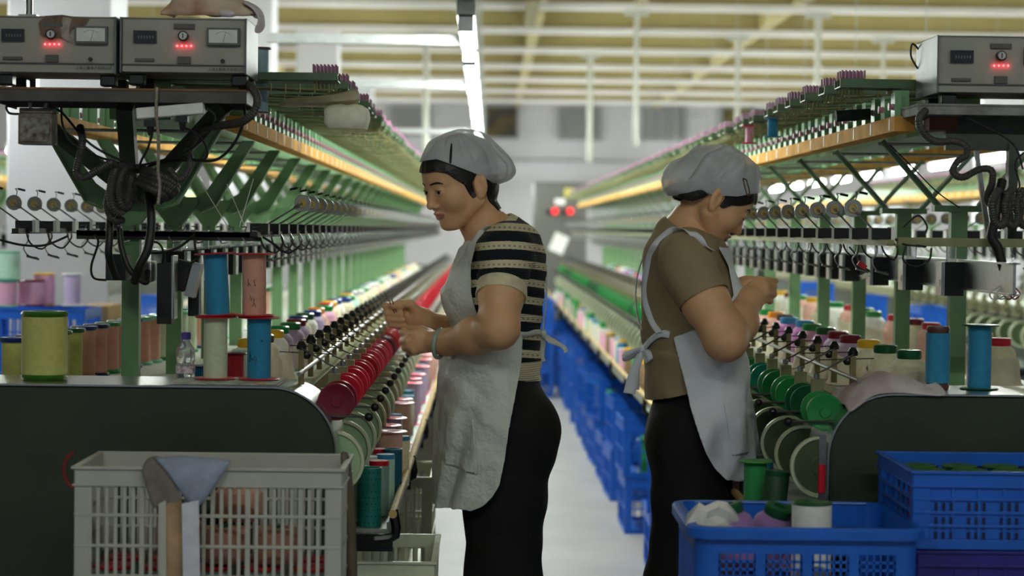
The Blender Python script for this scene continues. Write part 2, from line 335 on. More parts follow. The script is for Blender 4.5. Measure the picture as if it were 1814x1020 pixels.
def machine(label, C, s, hw, Y0, Y1, tip, armw, post0, first, main=True, t0=None, step=.25, own=None):
    "s: side facing the aisle (+1 or -1); a long two-sided thread winding machine"
    X = lambda dx: C + s*dx
    t = thing('winding_machine', label, 'machine', (C, Y0, 0))
    def bx(m, d0, d1, *a, **k): x0, x1 = sorted((X(d0), X(d1))); return m.box(x0, x1, *a, **k)
    # end panel with rounded shoulders and its aluminium band
    r = .135; zt = 1.018; hq = hw-(.018 if s > 0 else .030)
    def outline(e):
        pl = [(C-hq-e, 0), (C+hq+e, 0)] + arc((C+hq-r, zt-r), r+e, 0, math.pi/2, 12) + arc((C-hq+r, zt-r), r+e, math.pi/2, math.pi, 12)
        return pl
    build(M().prism(outline(0), Y0, Y0+.03), 'end_panel', green, t, bevel=.003)
    band = M(); o1 = outline(.004)[1:]; o2 = outline(.0)[1:]
    o1[0] = (C+hq+.004, .78); o2[0] = (C+hq, .78); o1.append((C-hq-.004, .78)); o2.append((C-hq, .78))
    g = [[(x, Y0-.006, z) for x, z in o2], [(x, Y0-.006, z) for x, z in o1], [(x, Y0+.26, z) for x, z in o1], [(x, Y0+.26, z) for x, z in o2]]
    build(band.surf(g), 'end_band', alu, t)
    # body and deck
    b = M(); bx(b, -(hw-.15), hw-.15, Y0+.03, Y1, .70, .94); bx(b, -(hw-.29), hw-.29, Y0+.05, Y1, .06, .69); bx(b, -(hw-.31), hw-.31, Y0+.05, Y1, 0, .06)
    bx(b, -(hw-.02), hw-.02, Y1-.04, Y1, 0, .99)
    build(b, 'body', green, t)
    b = M(); bx(b, -(hw-.13), hw-.13, Y0+.26, Y1, .945, .965); build(b, 'deck', deckm, t, bevel=.002)
    # trays below the winding wheels with bamboo edge rod
    for sg in (1, -1):
        b = M(); bx(b, sg*(hw-.15), sg*(hw+.10), Y0+.16, Y1, .692, .70); bx(b, sg*(hw+.085), sg*(hw+.10), Y0+.16, Y1, .70, .715)
        build(b, 'tray', MT('tray_grey_sheet', (150, 158, 150), .45, .3), t)
        build(M().tube([(X(sg*(hw+.10)), Y0+.12, .738), (X(sg*(hw+.10)), Y1, .738)], .0095, 10), 'bamboo_rail', bamboo, t)
        for y in pitch_positions(Y0+.13, Y1, 1.1):
            bk = M(); bx(bk, sg*(hw-.15), sg*(hw+.1), y, y+.012, .655, .692)
            bk.tube(spline([(X(sg*(hw+.06)), y+.006, .68), (X(sg*(hw+.105)), y+.006, .69), (X(sg*(hw+.10)), y+.006, .745)], 3), .011, 8)
            build(bk, 'tray_bracket', blackp, t)
    # posts, heads and arms
    ps = pitch_positions(Y0+post0, Y1-.2, .69 if main else 1.38)
    pm = M().box(-.02, .02, -.016, .016, .94, 1.42).box(-.032, .032, -.022, .022, .94, .955)
    hm = M().box(-.062, .062, -.02, .02, 1.415, 1.43)
    if armw > .03: hm.prism([(-.06, 1.415), (-.02, 1.36), (.02, 1.36), (.06, 1.415)], -.015, .015)
    am = M()
    if armw > .03:
        am.prism([(.028, 1.40), (.065, 1.398), (.105, 1.415), (.205, 1.585), (.175, 1.585), (.085, 1.455), (.055, 1.434), (.028, 1.434)], -.004, .004)
        am.prism([(.065, 1.397), (.105, 1.413), (.205, 1.583), (.209, 1.583), (.108, 1.410), (.067, 1.393)], -.016, .016)
    else:
        am.bar((.05, 0, 1.43), (.19, 0, 1.585), .012, .016).bar((.044, -.008, 1.43), (.184, -.008, 1.585), .003, .016, 1)
    xm = M().tube([(-.2, 0, 1.578), (.2, 0, 1.578)], .004, 6)
    pmm, hmm, amm, xmm = proto(pm, 'post', green2), proto(hm, 'post_head', green2), proto(am, 'arm', [green2, steel]), proto(xm, 'cross_rod', steel)
    aml = M(); aml.v = [(-x, y, z) for x, y, z in am.v]; aml.f = am.f; aml.m = am.m; ammL = proto(aml, 'arm', [green2, steel])
    for y in ps:
        p = inst(pmm, 'post', t, (C, y, 0)); inst(hmm, 'post_head', p, (C, y, 0))
        inst(amm, 'arm', t, (C, y, 0)); inst(ammL, 'arm', t, (C, y, 0)); inst(xmm, 'cross_rod', t, (C, y, 0))
    # wooden rails with card strips
    for sg in (1, -1):
        b = M(); bx(b, sg*.2, sg*.245, Y0+(.6 if s > 0 else .25), Y1, 1.588, 1.622)
        if main or True:
            for y in pitch_positions(Y0+(.65 if s > 0 else .3), min(Y1, Y0+10), .235): bx(b, sg*.245, sg*.2463, y, y+.016, 1.592, 1.618, 1)
        build(b, 'wooden_rail', [wood, labelw], t, bevel=.002 if main else 0)
    # tension brackets on the rails
    br = M()
    for yy in (0,):
        br.box(-.018, .018, yy-.0015, yy+.0015, 1.622, 1.682).box(.004, .018, yy-.024, yy+.024, 1.622, 1.676)
        br.lathe([(0, -.006), (.009, -.006), (.006, 0), (.009, .006), (0, .006)], (.022, yy, 1.645), 'X', 10, 1)
        br.tube([(0, yy+.03, 1.622), (.01, yy+.03, 1.66), (-.006, yy+.034, 1.672)], .0018, 5, 2)
        br.lathe([(0, 0), (.006, 0), (.006, .012), (0, .012)], (.0, yy+.055, 1.622), 'Z', 8, 3)
    brm = proto(br, 'tension_bracket', [MT('bracket_mint_green', (120, 168, 126), .4), pinkp, steel, white])
    brr = proto((lambda q: (setattr(q, 'v', [(-x, y, z) for x, y, z in br.v]), setattr(q, 'f', br.f), setattr(q, 'm', br.m), q)[3])(M()), 'tension_bracket', [MT('bracket_mint_green'), pinkp, steel, white])
    ya = pitch_positions(Y0+(.65 if s > 0 else .3), Y1-.2, .25)
    yd = pitch_positions(ya[0], Y1-.2, .125); near = yd[:84 if main else 16]
    for y in near: inst(brm if s > 0 else brr, 'tension_bracket', t, (X(.222), y, 0))
    if main:
        fm_ = M()
        for y in yd[84:]: o_ = len(fm_.v); fm_.v += [((a if s > 0 else -a)+X(.222), b+y, c_) for a, b, c_ in br.v]; fm_.f += [tuple(o_+i for i in f) for f in br.f]; fm_.m += br.m
        tag(build(fm_, 'tension_bracket', [MT('bracket_mint_green'), pinkp, steel, white], t), None, None, None, 'stuff')
    for y in ya[:32 if main else 8]: inst(brr if s > 0 else brm, 'tension_bracket', t, (X(-.222), y, 0))
    # pin trays spanning the top
    tr = M(); x0, x1 = sorted((s*.06, s*tip)); L = tip-.06
    TZ = .016
    tr.box(x0, x1, 0, .09, 1.674, 1.677).box(x0, x1, 0, .003, 1.674, 1.694).box(x0, x1, .087, .09, 1.674, 1.694)
    pn = M(); dk = M()  # pn: all the pink-tipped pins of one tray in a single mesh
    for k in range(7):
        for yy in (.012, .045, .078):
            x = s*(tip-.006-.0085*k)
            pn.tube([(x, yy, 1.655), (x, yy, 1.70)], .0011, 5, 1); pn.tube([(x, yy, 1.696), (x, yy, 1.714)], .0023, 6, 0)
    for k in range(0, 14, 3): pn.tube([(s*(tip-.02-.011*k), -.001, 1.648), (s*(tip-.02-.011*k), -.001, 1.668)], .0016, 5, 1)
    tr.tube([(s*.1, .03, 1.668), (s*(tip-.01), .0, 1.654)], .002, 5, 1); tr.tube([(s*.1, .08, 1.668), (s*(tip-.01), .09, 1.654)], .002, 5, 1)
    trm = proto(tr, 'pin_tray', [MT('tray_dark_green', (70, 100, 66), .5), MT('brass_wire', (140, 140, 100), .4, .4)]); pnm = proto(pn, 'pin_row', [MT('pin_pink', (150, 100, 130), .5), MT('brass_wire')])
    for k, y in enumerate(pitch_positions(Y0+(t0 or .1), Y1-.3, .25)[:68 if main else 20]):
        o = inst(trm, 'pin_tray', t, (C, y, TZ+R.uniform(-.002, .002))); o.rotation_euler = (0, R.uniform(-.006, .006), R.uniform(-.012, .012))
        p = inst(pnm, 'pin_row', o, (0, 0, 0), local=True)
    bb = M(); bx(bb, .02, .1, Y0+.4, Y1-.2, 1.60, 1.689)
    bx(bb, -.04, .02, Y0+.4, Y1-.2, 1.60, 1.63); build(bb, 'top_channel', green2, t)
    # thread guides: sensor rail, arms with wheels, sensor boxes, wire hooks
    for sg, y0, n, ddx, ddz, dxr in ((1, first, 68 if main else 0, .10 if s > 0 else .06, .062, .297), (-1, first+.25, 32 if main else 0, .085, .06, .30)):
        arm, wh, hook = guide_arm_meshes(s*sg, ddx, ddz)
        armm, whm, hkm = proto(arm, 'guide_arm', [steel, blackp]), proto(wh, 'guide_wheel', [MT('clear_grey_wheel', (150, 152, 150), .2), yellowhub]), proto(hook, 'wire_hook', [steel])
        sb = M().box(-.022, .022, -.02, .02, -.012, .014).box(-.024*s*sg-.004, -.024*s*sg+.004, -.022, .022, -.014, .016, 1); sb.tube(spline([(0, 0, -.01), (.01, .0, -.04), (.035, .02, -.055), (.05, .06, -.03), (.04, .1, -.012)], 4), .0022, 5)
        sbm = proto(sb, 'sensor_box', [blackp, white])
        b = M(); x = X(sg*dxr); b.box(x-.008, x+.008, y0-.12, Y1, 1.335, 1.347); b.box(x-.01, x+.01, y0-.12, Y1, 1.334, 1.336)
        build(b, 'sensor_rail', darkm if s > 0 else olive, t)
        for k in range(n):
            y = y0+.25*k
            a = inst(armm, 'guide_arm', t, (x, y, 1.352)); inst(whm, 'guide_wheel', a, (s*sg*ddx, 0, ddz), local=True)
            inst(hkm, 'wire_hook', t, (x, y+.03, 1.345)); inst(sbm, 'sensor_box', t, (x, y, 1.358 if s < 0 else 1.352))
    # motor rail with traverse motors beside the posts
    xr = X(.045); b = M(); b.box(xr-.003, xr+.003, Y0-.05 if s < 0 else Y0+.5, Y1, 1.235, 1.30).box(xr-.012, xr+.012, Y0-.05 if s < 0 else Y0+.5, Y1, 1.298, 1.302).box(xr-.012, xr+.012, Y0-.05 if s < 0 else Y0+.5, Y1, 1.233, 1.237)
    build(b, 'motor_rail', alu, t)
    mm = M().box(-.022, .022, 0, .05, 1.222, 1.292).box(-.03, -.022, -.008, .05, 1.218, 1.296, 1).box(-.022, .022, -.008, 0, 1.218, 1.296, 0).box(-.032, -.029, .005, .02, 1.24, 1.255, 2).box(-.012, .008, .01, .03, 1.296, 1.335, 3)
    if s > 0: mm.v = [(-x, y, z) for x, y, z in mm.v]
    mmm = proto(mm, 'traverse_motor', [blackp, alu, white, glassy])
    for k in range(68 if main else 12): 
        if Y0+.24+.25*k < Y1: inst(mmm, 'traverse_motor', t, (xr+s*.025, ((Y0+.42+.46*k if k < 4 else Y0+2.04+.24*(k-4)) if s < 0 and main else Y0+.7+.25*k), 0))
    # winding side: spindle holders, friction wheels, knob levers, guide rod with knobs
    hd = M().box(-.03, .012, -.014, .014, -.03, .012).box(-.02, .006, -.009, .009, .012, .05).lathe([(.004, -.085), (.004, .075)], (0, 0, 0), 'Y', 8, 1)
    hd.box(-.004, .022, -.012, .012, -.006, .006, 1).lathe([(0, 0), (.007, .002), (.007, .012), (0, .016)], (-.006, 0, .05), 'Z', 8, 1)
    hd.box(-.075, -.02, -.01, .01, -.035, -.02)
    fw = M().lathe([(0, -.004), (.02, -.006), (.024, -.003), (.058, -.003), (.061, -.009), (.067, -.009), (.067, .009), (.061, .009), (.058, .003), (0, .003)], (0, 0, 0), 'Y', 36, mis=[0, 0, 0, 1, 1, 1, 1, 1, 0])
    fw.lathe([(.006, 0), (.006, .12)], (0, 0, 0), 'Y', 8, 2)
    lv = M().tube([(-.12, 0, .0), (.0, 0, -.003)], .0028, 6, 1).ball((.004, 0, -.003), .0098, 0, 12)
    kg = M().lathe([(0, 0), (.011, .002), (.012, .01), (.006, .02), (0, .021)], (0, 0, .03), 'Z', 10, 0)
    kg.box(-.006, .006, -.007, .007, -.045, .03, 1).ball((.012, .0, .02), .01, 0, 10)
    for sg2 in (-1, 1): kg.tube([(.0, .012*sg2, .035), (.06, .006*sg2, .0), (.075, 0, -.006)], .0013, 5, 0)
    kg.tube([(-.05, .02, .025), (.07, .03, .02)], .0013, 5, 0)
    def flip(m):
        q = M(); q.v = [(s*x, y, z) for x, y, z in m.v]; q.f = m.f; q.m = m.m; return q
    hdm, fwm, lvm, kgm = proto(flip(hd), 'spindle_holder', [olive, steel]), proto(fw, 'friction_wheel', [palegreen if s > 0 else wheelf, ringm, steel]), proto(flip(lv), 'knob_lever', [blackp, steel]), proto(flip(kg), 'thread_guide', [blackp, MT('guide_brass', (130, 120, 80), .35, .5)])
    n = int((Y1-Y0-.5)/.25)
    for sg in ((1,) if main else (1, -1)):
        for k in range(min(n, 68 if main else 14)):
            y = Y0+.05+.25*k+.17
            inst(hdm, 'spindle_holder', t, (X(sg*(hw-.03)), y, .985)); inst(lvm, 'knob_lever', t, (X(sg*(hw+.045)), Y0+.06+.25*k, .957-.0))
            inst(kgm, 'thread_guide', t, (X(sg*(hw-.105)), y-.06, 1.06))
            inst(fwm, 'friction_wheel', t, (X(sg*(hw-.028)), Y0+.09+.25*k, .855))
        build(M().tube([(X(sg*(hw-.10)), Y0+.05, 1.045), (X(sg*(hw-.10)), Y1, 1.045)], .005, 8), 'guide_rod', steel, t)
        b = M(); bx(b, sg*(hw-.15), sg*(hw-.11), Y0+.26, Y1, .92, .985); build(b, 'front_rail', olive, t)
    return t
LM = 'red-bobbin machine'; RM = 'green-bobbin machine'
mL = machine('green winding machine with red bobbins that the striped worker stands beside', -.83, 1, .53, 4.5, 21.6, .49, .04, .48, 4.98, t0=.38)
mR = machine('green winding machine with green bobbins that the brown-shirted worker faces', 1.147, -1, .45, 4.5, 21.6, .355, .014, .70, 4.62, t0=.36)
m3 = machine('blurred green winding machine in the passage beyond the brown-shirted worker', 3.15, -1, .45, 10.5, 21.6, .41, .014, .5, 11, main=False)
m4 = machine('blurred green winding machine beyond the white pillars', -2.95, 1, .45, 10.5, 21.6, .45, .04, .5, 11, main=False)

# ------------------------------------------------------------------ bobbins, cones and tubes
def yarn(name, rgb): return MT('yarn_'+name, rgb, .75, noise=.07, scale=90, bump=.25, bscale=220, sheen=.2)
def plast(name, rgb): return MT('plastic_'+name, rgb, .28, noise=.06, scale=20)
YC = dict(white=(232, 232, 226), lilac=(196, 176, 214), cream=(226, 220, 186), pink=(226, 168, 196), peach=(228, 176, 160), red=(206, 40, 60), blue=(28, 128, 170), yellow=(196, 196, 112), green=(40, 150, 80), mint=(176, 214, 196), purple=(150, 110, 170), brown=(120, 84, 50), palegreen=(196, 206, 176), skin=(206, 150, 130), teal=(60, 130, 130), magenta=(200, 120, 190), palelilac=(180, 160, 186))
PC = dict(red=(196, 28, 48), darkred=(110, 16, 36), pinkred=(222, 60, 90), green=(30, 130, 62), brightgreen=(60, 170, 70), darkgreen=(20, 84, 46), teal=(20, 130, 110), blue=(24, 50, 120), navy=(20, 30, 80), grass=(52, 104, 30), yellow=(226, 176, 40), orange=(226, 140, 40), brown=(86, 56, 50), white=(226, 226, 222), mint=(120, 190, 160), skyblue=(60, 140, 190), rose=(196, 120, 140))
def winding_bobbin(fl, yn, parts=True, r=.04, l=.088, ry=.028):
    def f():
        t = thing('winding_bobbin', 'x', 'bobbin'); 
        fm = M().lathe([(.006, -.006), (.011, -.006), (.012, -.0022), (r-.006, -.0022), (r-.004, -.0032), (r, -.0028), (r, .0028), (r-.004, .0022), (.006, .0022)], (0, 0, 0), 'Y', 32)
        ym = M().lathe([(.012, -l/2), (ry, -l/2), (ry, l/2), (.012, l/2)], (0, 0, 0), 'Y', 28)
        a = build(fm, 'flange', plast(fl, PC[fl]), t, True); a.location = (0, -l/2, 0)
        b = inst(a.data, 'flange', t, (0, l/2, 0), local=True); build(ym, 'yarn', yarn(yn, YC[yn]), t, True)
        return t
    def g():
        m = M().lathe([(.006, -l/2-.002), (r, -l/2-.002), (r, -l/2+.002), (ry, -l/2+.002), (ry, l/2-.002), (r, l/2-.002), (r, l/2+.002), (.006, l/2+.002)], (0, 0, 0), 'Y', 24, mis=[0, 0, 0, 1, 0, 0, 0])
        o = build(m, 'winding_bobbin', [plast(fl, PC[fl]), yarn(yn, YC[yn])], None, origin=(0, 0, 0)); return tag(o, 'x', 'bobbin')
    return Kind(f if parts else g)
KB = {}
def bob(fl, yn, far): return KB.setdefault((fl, yn, far), winding_bobbin(fl, yn, not far))
seqL = [('darkred', 'red'), ('red', 'red'), ('red', 'red'), ('red', 'lilac'), ('red', 'lilac'), ('pinkred', 'red'), ('pinkred', 'lilac'), ('pinkred', 'red'), ('darkred', 'pink')]
seqR = [('green', 'cream'), ('darkgreen', 'green'), ('green', 'white'), ('green', 'lilac'), ('teal', 'green'), ('green', 'lilac'), ('green', 'white'), ('brightgreen', 'green')]
for X_, Y_, who, seq, col in ((-.83+.53-.022, 4.5, LM, seqL, 'red'), (1.147-.45+.032, 4.5, RM, seqR, 'green')):
    for k in range(66):
        y = Y_+.095+.25*k
        far = k > 22
        if not far: fl, yn = seq[k % len(seq)] if k < 9 else R.choice(seq)
        else: fl, yn = seq[(k//6) % 3+1]
        lb = ('%s %s-flanged winding bobbin on the %s' % (nth(k+1), col, who))
        bob(fl, yn, far).put((X_, y+.02, .985 if X_ < 0 else .974), lb, 'bobbins on the '+who)

def yarn_cone(yn, cap, wrap):
    def f():
        t = thing('yarn_cone', 'x', 'cone of yarn')
        if yn: build(M().lathe([(.02, .0), (.041, .0), (.043, .006), (.040, .09), (.037, .098), (.028, .108), (.012, .112)], (0, 0, 0), 'Z', 24), 'yarn', yarn(yn, YC[yn]), t, True)
        build(M().lathe([(.0, .10), (.026, .108), (.028, .112), (.028, .126), (.024, .129), (.012, .129), (.011, .12), (0, .12)], (0, 0, 0), 'Z', 20), 'tube_cap', plast(cap, PC[cap]), t, True)
        if wrap:
            g = []
            rr = random.Random(sum(map(ord, yn+cap)) % 99 + 3); ph = [rr.uniform(0, 6.28) for _ in range(4)]
            for i, (q, z) in enumerate([(1.02, .072), (1.08, .074), (1.13, .06), (1.12, .04), (1.2, .015), (1.38, .001)]):
                g.append([((.043*q + i*.0012*math.sin(7*a+ph[0]) + .0010*math.sin(13*a+ph[1]))*math.cos(a), (.043*q + i*.0012*math.sin(7*a+ph[0]))*math.sin(a), z+.008*math.sin(2*a+ph[2])*(i < 4)) for a in [2*math.pi*k/36 for k in range(36)]])
            build(M().surf(g, closed=True), 'cloth_wrap', cloth, t, True, angle=80)
        return t
    return Kind(f)
KC = {}
def cone(yn, cap, wrap): return KC.setdefault((yn, cap, wrap), yarn_cone(yn, cap, wrap))
capsR = ['darkgreen', 'darkgreen', 'yellow', 'darkred', 'darkred', 'darkgreen', 'green', 'skyblue', 'skyblue', 'brown', 'orange', 'green', 'green', 'green', 'darkgreen']
ynR = ['cream', 'cream', 'cream', 'palelilac', 'palelilac', 'magenta', 'pink', 'magenta', 'magenta', 'pink', 'peach', 'peach', 'peach', 'white']
CN = dict(cream='cream', palelilac='dull lilac', magenta='orchid pink', pink='pink', peach='peach', white='white', lilac='lilac', yellow='yellow', mint='mint')
for k in range(52):
    y = 4.86+.225*k; yn = ynR[k] if k < len(ynR) else R.choice(['pink', 'white', 'white', 'pink', 'magenta', 'cream', 'peach']); cap = capsR[k] if k < len(capsR) else R.choice(['green', 'red', 'white', 'skyblue'])
    cone(yn, cap, k % 5 != 2 or k < 2).put((.955+R.uniform(-.012, .012), y, .966), '%s cone of yarn, %s, in the aisle-side file of the %s' % (nth(k+1), CN[yn], RM), 'yarn cones standing in front of the posts of the '+RM, rz=R.uniform(0, 6.28))
ynL = ['cream', 'cream', 'white', 'palelilac', 'lilac', 'lilac', 'cream', 'white', 'lilac', 'peach', 'pink', 'peach', 'cream', 'white']
capL = ['yellow', 'brown', 'yellow', 'green', 'green', 'darkred', 'blue', 'darkgreen', 'blue', 'orange', 'green', 'red']
for k in range(50):
    y = 5.02+.22*k; yn = ynL[k] if k < len(ynL) else R.choice(['white', 'cream', 'peach', 'cream', 'white', 'mint', 'yellow']); cap = capL[k] if k < len(capL) else R.choice(['green', 'yellow', 'white', 'blue'])
    cone(yn, cap, k % 4 != 3).put((-.555+R.uniform(-.012, .012), y, .966), '%s cone of yarn, %s, in the aisle-side file of the %s' % (nth(k+1), CN[yn], LM), 'yarn cones standing in front of the posts of the '+LM, rz=R.uniform(0, 6.28))
for k in range(26):
    y = 5.5+.3*k
    yn = R.choice(['peach', 'peach', 'white', 'cream']); cap = R.choice(['red', 'green', 'darkred', 'yellow'])
    cone(yn, cap, k % 2 == 0).put((1.34+R.uniform(-.015, .015), y, .965), '%s cone of yarn, %s, in the rear file of the %s' % (nth(k+1), CN[yn], RM), 'yarn cones standing behind the posts of the '+RM, rz=R.uniform(0, 6.28))

def spool(fl, yn, r=.026, h=.137, rf=.046, tf=.004, far=False, parts=True, hole=.012):
    def f():
        t = thing('thread_spool', 'x', 'spool')
        fm = M().lathe([(hole, 0), (rf*.92, 0), (rf, tf*.5), (rf*.92, tf), (hole+.004, tf), (hole, tf*.6)], (0, 0, 0), 'Z', 32)
        a = build(fm, 'flange', plast(fl, PC[fl]), t, True)
        inst(a.data, 'flange', t, (0, 0, h-tf), local=True)
        build(M().lathe([(hole, tf), (r, tf), (r, h-tf), (hole, h-tf)], (0, 0, 0), 'Z', 28), 'yarn', yarn(yn, YC[yn]), t, True)
        return t
    def g():
        m = M().lathe([(hole, 0), (rf, 0), (rf, tf), (r, tf), (r, h-tf), (rf, h-tf), (rf, h), (hole, h)], (0, 0, 0), 'Z', 20, mis=[0, 0, 0, 1, 0, 0, 0])
        return tag(build(m, 'thread_spool', [plast(fl, PC[fl]), yarn(yn, YC[yn])], None, origin=(0, 0, 0)), 'x', 'spool')
    return Kind(f if parts else g)
KS = {}
def sp(fl, yn, parts=True, **k): return KS.setdefault((fl, yn, parts, tuple(sorted(k.items()))), spool(fl, yn, parts=parts, **k))

# spools standing on the top of the striped worker's machine
def at_deck(px, Y): q = P(px, 600, Y); return q.x
zt = 1.0225
big = sp('grass', 'yellow', r=.049, h=.148, rf=.051, tf=.012, hole=.026)
big.put((at_deck(79, 4.62), 4.62, zt), 'big yellow spool with dark green rims standing alone on the end of the machine')
zc = zt+.004
sp('red', 'palegreen').put((at_deck(382, 4.63), 4.63, zc), 'pale green spool with red flanges standing under the tilted blue spool')
s1 = sp('red', 'blue').put((at_deck(386, 4.63), 4.63, zc+.1375), 'blue spool with red flanges tilting on top of the pale green spool', rot=(0, -.055, 0))
sp('red', 'blue').put((at_deck(459, 4.63), 4.63, zc), 'blue spool with a scrawled 24 standing under the pink spool')
sp('red', 'skin').put((at_deck(450, 4.63), 4.63, zc+.1375), 'dusty pink spool with red flanges and ink marks stacked on a blue spool', rot=(0, -.012, 0))
ink = MT('black_ink', (20, 24, 34), .5)
def ink_marks(x, y, z, r, strokes, parent):
    m = M()
    for st in strokes:
        pts = []
        for u, v in st:
            a = u/r; pts.append((x+(r+.0004)*math.sin(a), y-(r+.0004)*math.cos(a), z+v))
        m.tube(pts, .0007, 5)
    return build(m, 'ink_mark', ink, parent)
def children_named(o, n): return [c for c in o.children if c.name.startswith(n)]
sps = [o for o in bpy.data.objects if o.get('category') == 'spool']
for o in sps:
    if 'scrawled' in o['label']: ink_marks(o.location.x, o.location.y, o.location.z, .026, [[(-.018, .062), (-.016, .048), (-.008, .044)], [(-.018, .062), (-.019, .046), (-.022, .040), (-.010, .046)], [(-.006, .054), (-.010, .044), (.0, .044)], [(-.003, .052), (-.004, .034)], [(.006, .086), (.01, .088), (.012, .085), (.007, .084), (.006, .086)]], o)
    if 'dusty' in o['label']: ink_marks(o.location.x, o.location.y, o.location.z, .026, [[(-.010, .082), (-.010, .066), (-.008, .073), (-.004, .066)], [(.002, .068), (.006, .066), (.002, .079), (.007, .079)], [(-.006, .046), (-.003, .034), (.0, .042)], [(.003, .04), (.002, .026)], [(-.002, .022), (.004, .028), (.006, .02)]], o)
# the folded newspaper under the spools
pa = at_deck(304, 4.55); pb = at_deck(498, 4.55)
pm_ = M().box(pa, pb, 4.51, 4.72, zt, zt+.002).box(pa+.01, pb-.004, 4.507, 4.71, zt+.002, zt+.0036, 1)
tag(build(pm_, 'newspaper', [MT('newsprint', (200, 198, 190), .8, noise=.3, scale=60), MT('printed_page', (170, 175, 160), .6, noise=.5, scale=40)]), 'thin folded newspaper lying under the stacked spools', 'newspaper')
tag(build(M().box(pb-.055, pb-.03, 4.52, 4.54, zt+.0036, zt+.005), 'sticker_scrap', MT('yellow_scrap', (210, 180, 60), .5, rgb2=(190, 60, 60), scale=60)), 'small yellow and red sticker scrap on the newspaper', 'sticker')
# water bottle
wb = thing('water_bottle', 'clear water bottle with purple cap behind the pale green spool', 'bottle', (at_deck(329, 4.70), 4.70, zt))
build(M().lathe([(0, 0), (.019, 0), (.021, .004), (.0205, .03), (.0185, .034), (.021, .038), (.021, .055), (.019, .066), (.010, .08), (.009, .088), (0, .088)], (0, 0, 0), 'Z', 24), 'body', glassy, wb, True)
build(M().lathe([(0, .086), (.0115, .086), (.0115, .1), (.01, .102), (0, .102)], (0, 0, 0), 'Z', 20), 'cap', plast('purple', (92, 72, 160)), wb, True)
build(M().lathe([(.0214, .012), (.0214, .028)], (0, 0, 0), 'Z', 24), 'label', MT('bottle_label', (220, 200, 215), .4, noise=.5, scale=120), wb, True)
# things seen between and behind the stacked spools
sp('blue', 'blue', r=.020, h=.073, rf=.032).put((at_deck(351, 4.80), 4.80, .972), 'short dark blue spool half hidden behind the pale green spool')
KSx = spool('darkred', 'red', r=.02, h=.10, rf=.028); KSx.put((at_deck(411, 4.78), 4.84, .972), 'small maroon spool between the two stacks of spools')
mt_ = M().lathe([(.01, 0), (.014, 0), (.017, .10), (.015, .104), (.01, .104)], (at_deck(424, 4.90), 4.90, .972), 'Z', 20)
tag(build(mt_, 'yarn_tube', yarn('mint', YC['mint'])), 'mint tapered tube of yarn between the two stacks of spools', 'tube')
yl = M().lathe([(.0, .125), (.026, .125), (.028, .14), (.012, .142), (.012, 0), (0, 0)], (at_deck(418, 5.0), 5.06, .965), 'Z', 20, mis=[0, 0, 0, 1, 1])
# spools in the file behind, on the side away from the aisle
cols = [('blue', 'yellow'), ('blue', 'yellow'), ('grass', 'yellow'), ('grass', 'yellow'), ('darkgreen', 'yellow'), ('blue', 'skin'), ('navy', 'skin'), ('green', 'skin'), ('mint', 'skin'), ('blue', 'skin'), ('mint', 'skin'), ('mint', 'skin')]
nm = dict(yellow='yellow', skin='dusty pink', palegreen='pale green', peach='peach', white='white', mint='mint')
for k in range(30):
    y = 4.86+.115*k if k < 14 else 6.47+.2*(k-14)
    fl, yn = cols[k] if k < len(cols) else (R.choice(['mint', 'green', 'blue', 'white']), R.choice(['skin', 'skin', 'white', 'palegreen']))
    sp(fl, yn, r=.028, h=.135, rf=.036, tf=.010).put((-1.075+.010*k if k < 14 else -.935, y, .965), '%s %s spool in the file behind the posts of the %s' % (nth(k+1), nm[yn], LM), 'spools standing behind the posts of the '+LM)
# right machine: two blue spools on the end
m1 = spool('brown', 'blue', r=.0265, h=.138, rf=.0255, tf=.015)
PC['brown'] = (110, 90, 88)
m1.put((P(1661, 640, 4.62).x, 4.62, zt), 'blue spool with brown rims on the machine end, beside the grey rag', rot=(0, 0, 0))
sp('darkgreen', 'blue', r=.0255, h=.142, rf=.043).put((P(1735, 640, 4.64).x, 4.64, zt), 'blue spool with dark green flanges on the end of the machine')

# tubes on the aisle tray of the striped worker's machine
def pkg_tube(col, capc, r, h, holes=False):
    def f():
        t = thing('yarn_tube', 'x', 'tube'); prof = [(r*.8, 0), (r, 0), (r, h), (r*.88, h), (r*.88, h*.5), (0, h*.5)] if holes else [(.006, 0), (r, .004), (r, h-.012), (r*.9, h-.008), (.006, h-.008)]
        b = build(M().lathe(prof, (0, 0, 0), 'Z', 28), 'tube_body', col, t, True)
        if holes:
            d = M()
            for i in range(9):
                for j in range(16):
                    a = 2*math.pi*(j+.5*(i % 2))/16; z = h*(.08+.84*i/8)
                    d.lathe([(0, 0), (.0016, 0)], (r*1.004*math.cos(a), r*1.004*math.sin(a), z), (math.cos(a), math.sin(a), 0), 6)
            build(d, 'perforation_dots', MT('hole_shadow_plastic', (18, 40, 38), .6), t, True)
        else:
            build(M().lathe([(.010, h-.012), (r*.97, h-.012), (r, h-.009), (r, h-.001), (r*.95, h), (.010, h)], (0, 0, 0), 'Z', 24), 'rim', capc, t, True)
        return t
    return Kind(f)
tealp = MT('teal_perforated_plastic', (30, 120, 108), .35); bluep = MT('petrol_perforated_plastic', (22, 92, 110), .35)
tk = pkg_tube(tealp, None, .0255, .130, True); tk2 = pkg_tube(bluep, None, .0225, .130, True)
greyt = pkg_tube(MT('grey_mint_tube', (120, 150, 142), .4), plast('red', PC['red']), .023, .128)
mintt = pkg_tube(yarn('mint', YC['mint']), plast('skyblue', PC['skyblue']), .022, .130)
creamt = pkg_tube(yarn('cream', YC['cream']), plast('skyblue', PC['skyblue']), .022, .13)
pgt = pkg_tube(MT('pale_green_tube', (150, 180, 160), .4), plast('white', PC['white']), .024, .128)
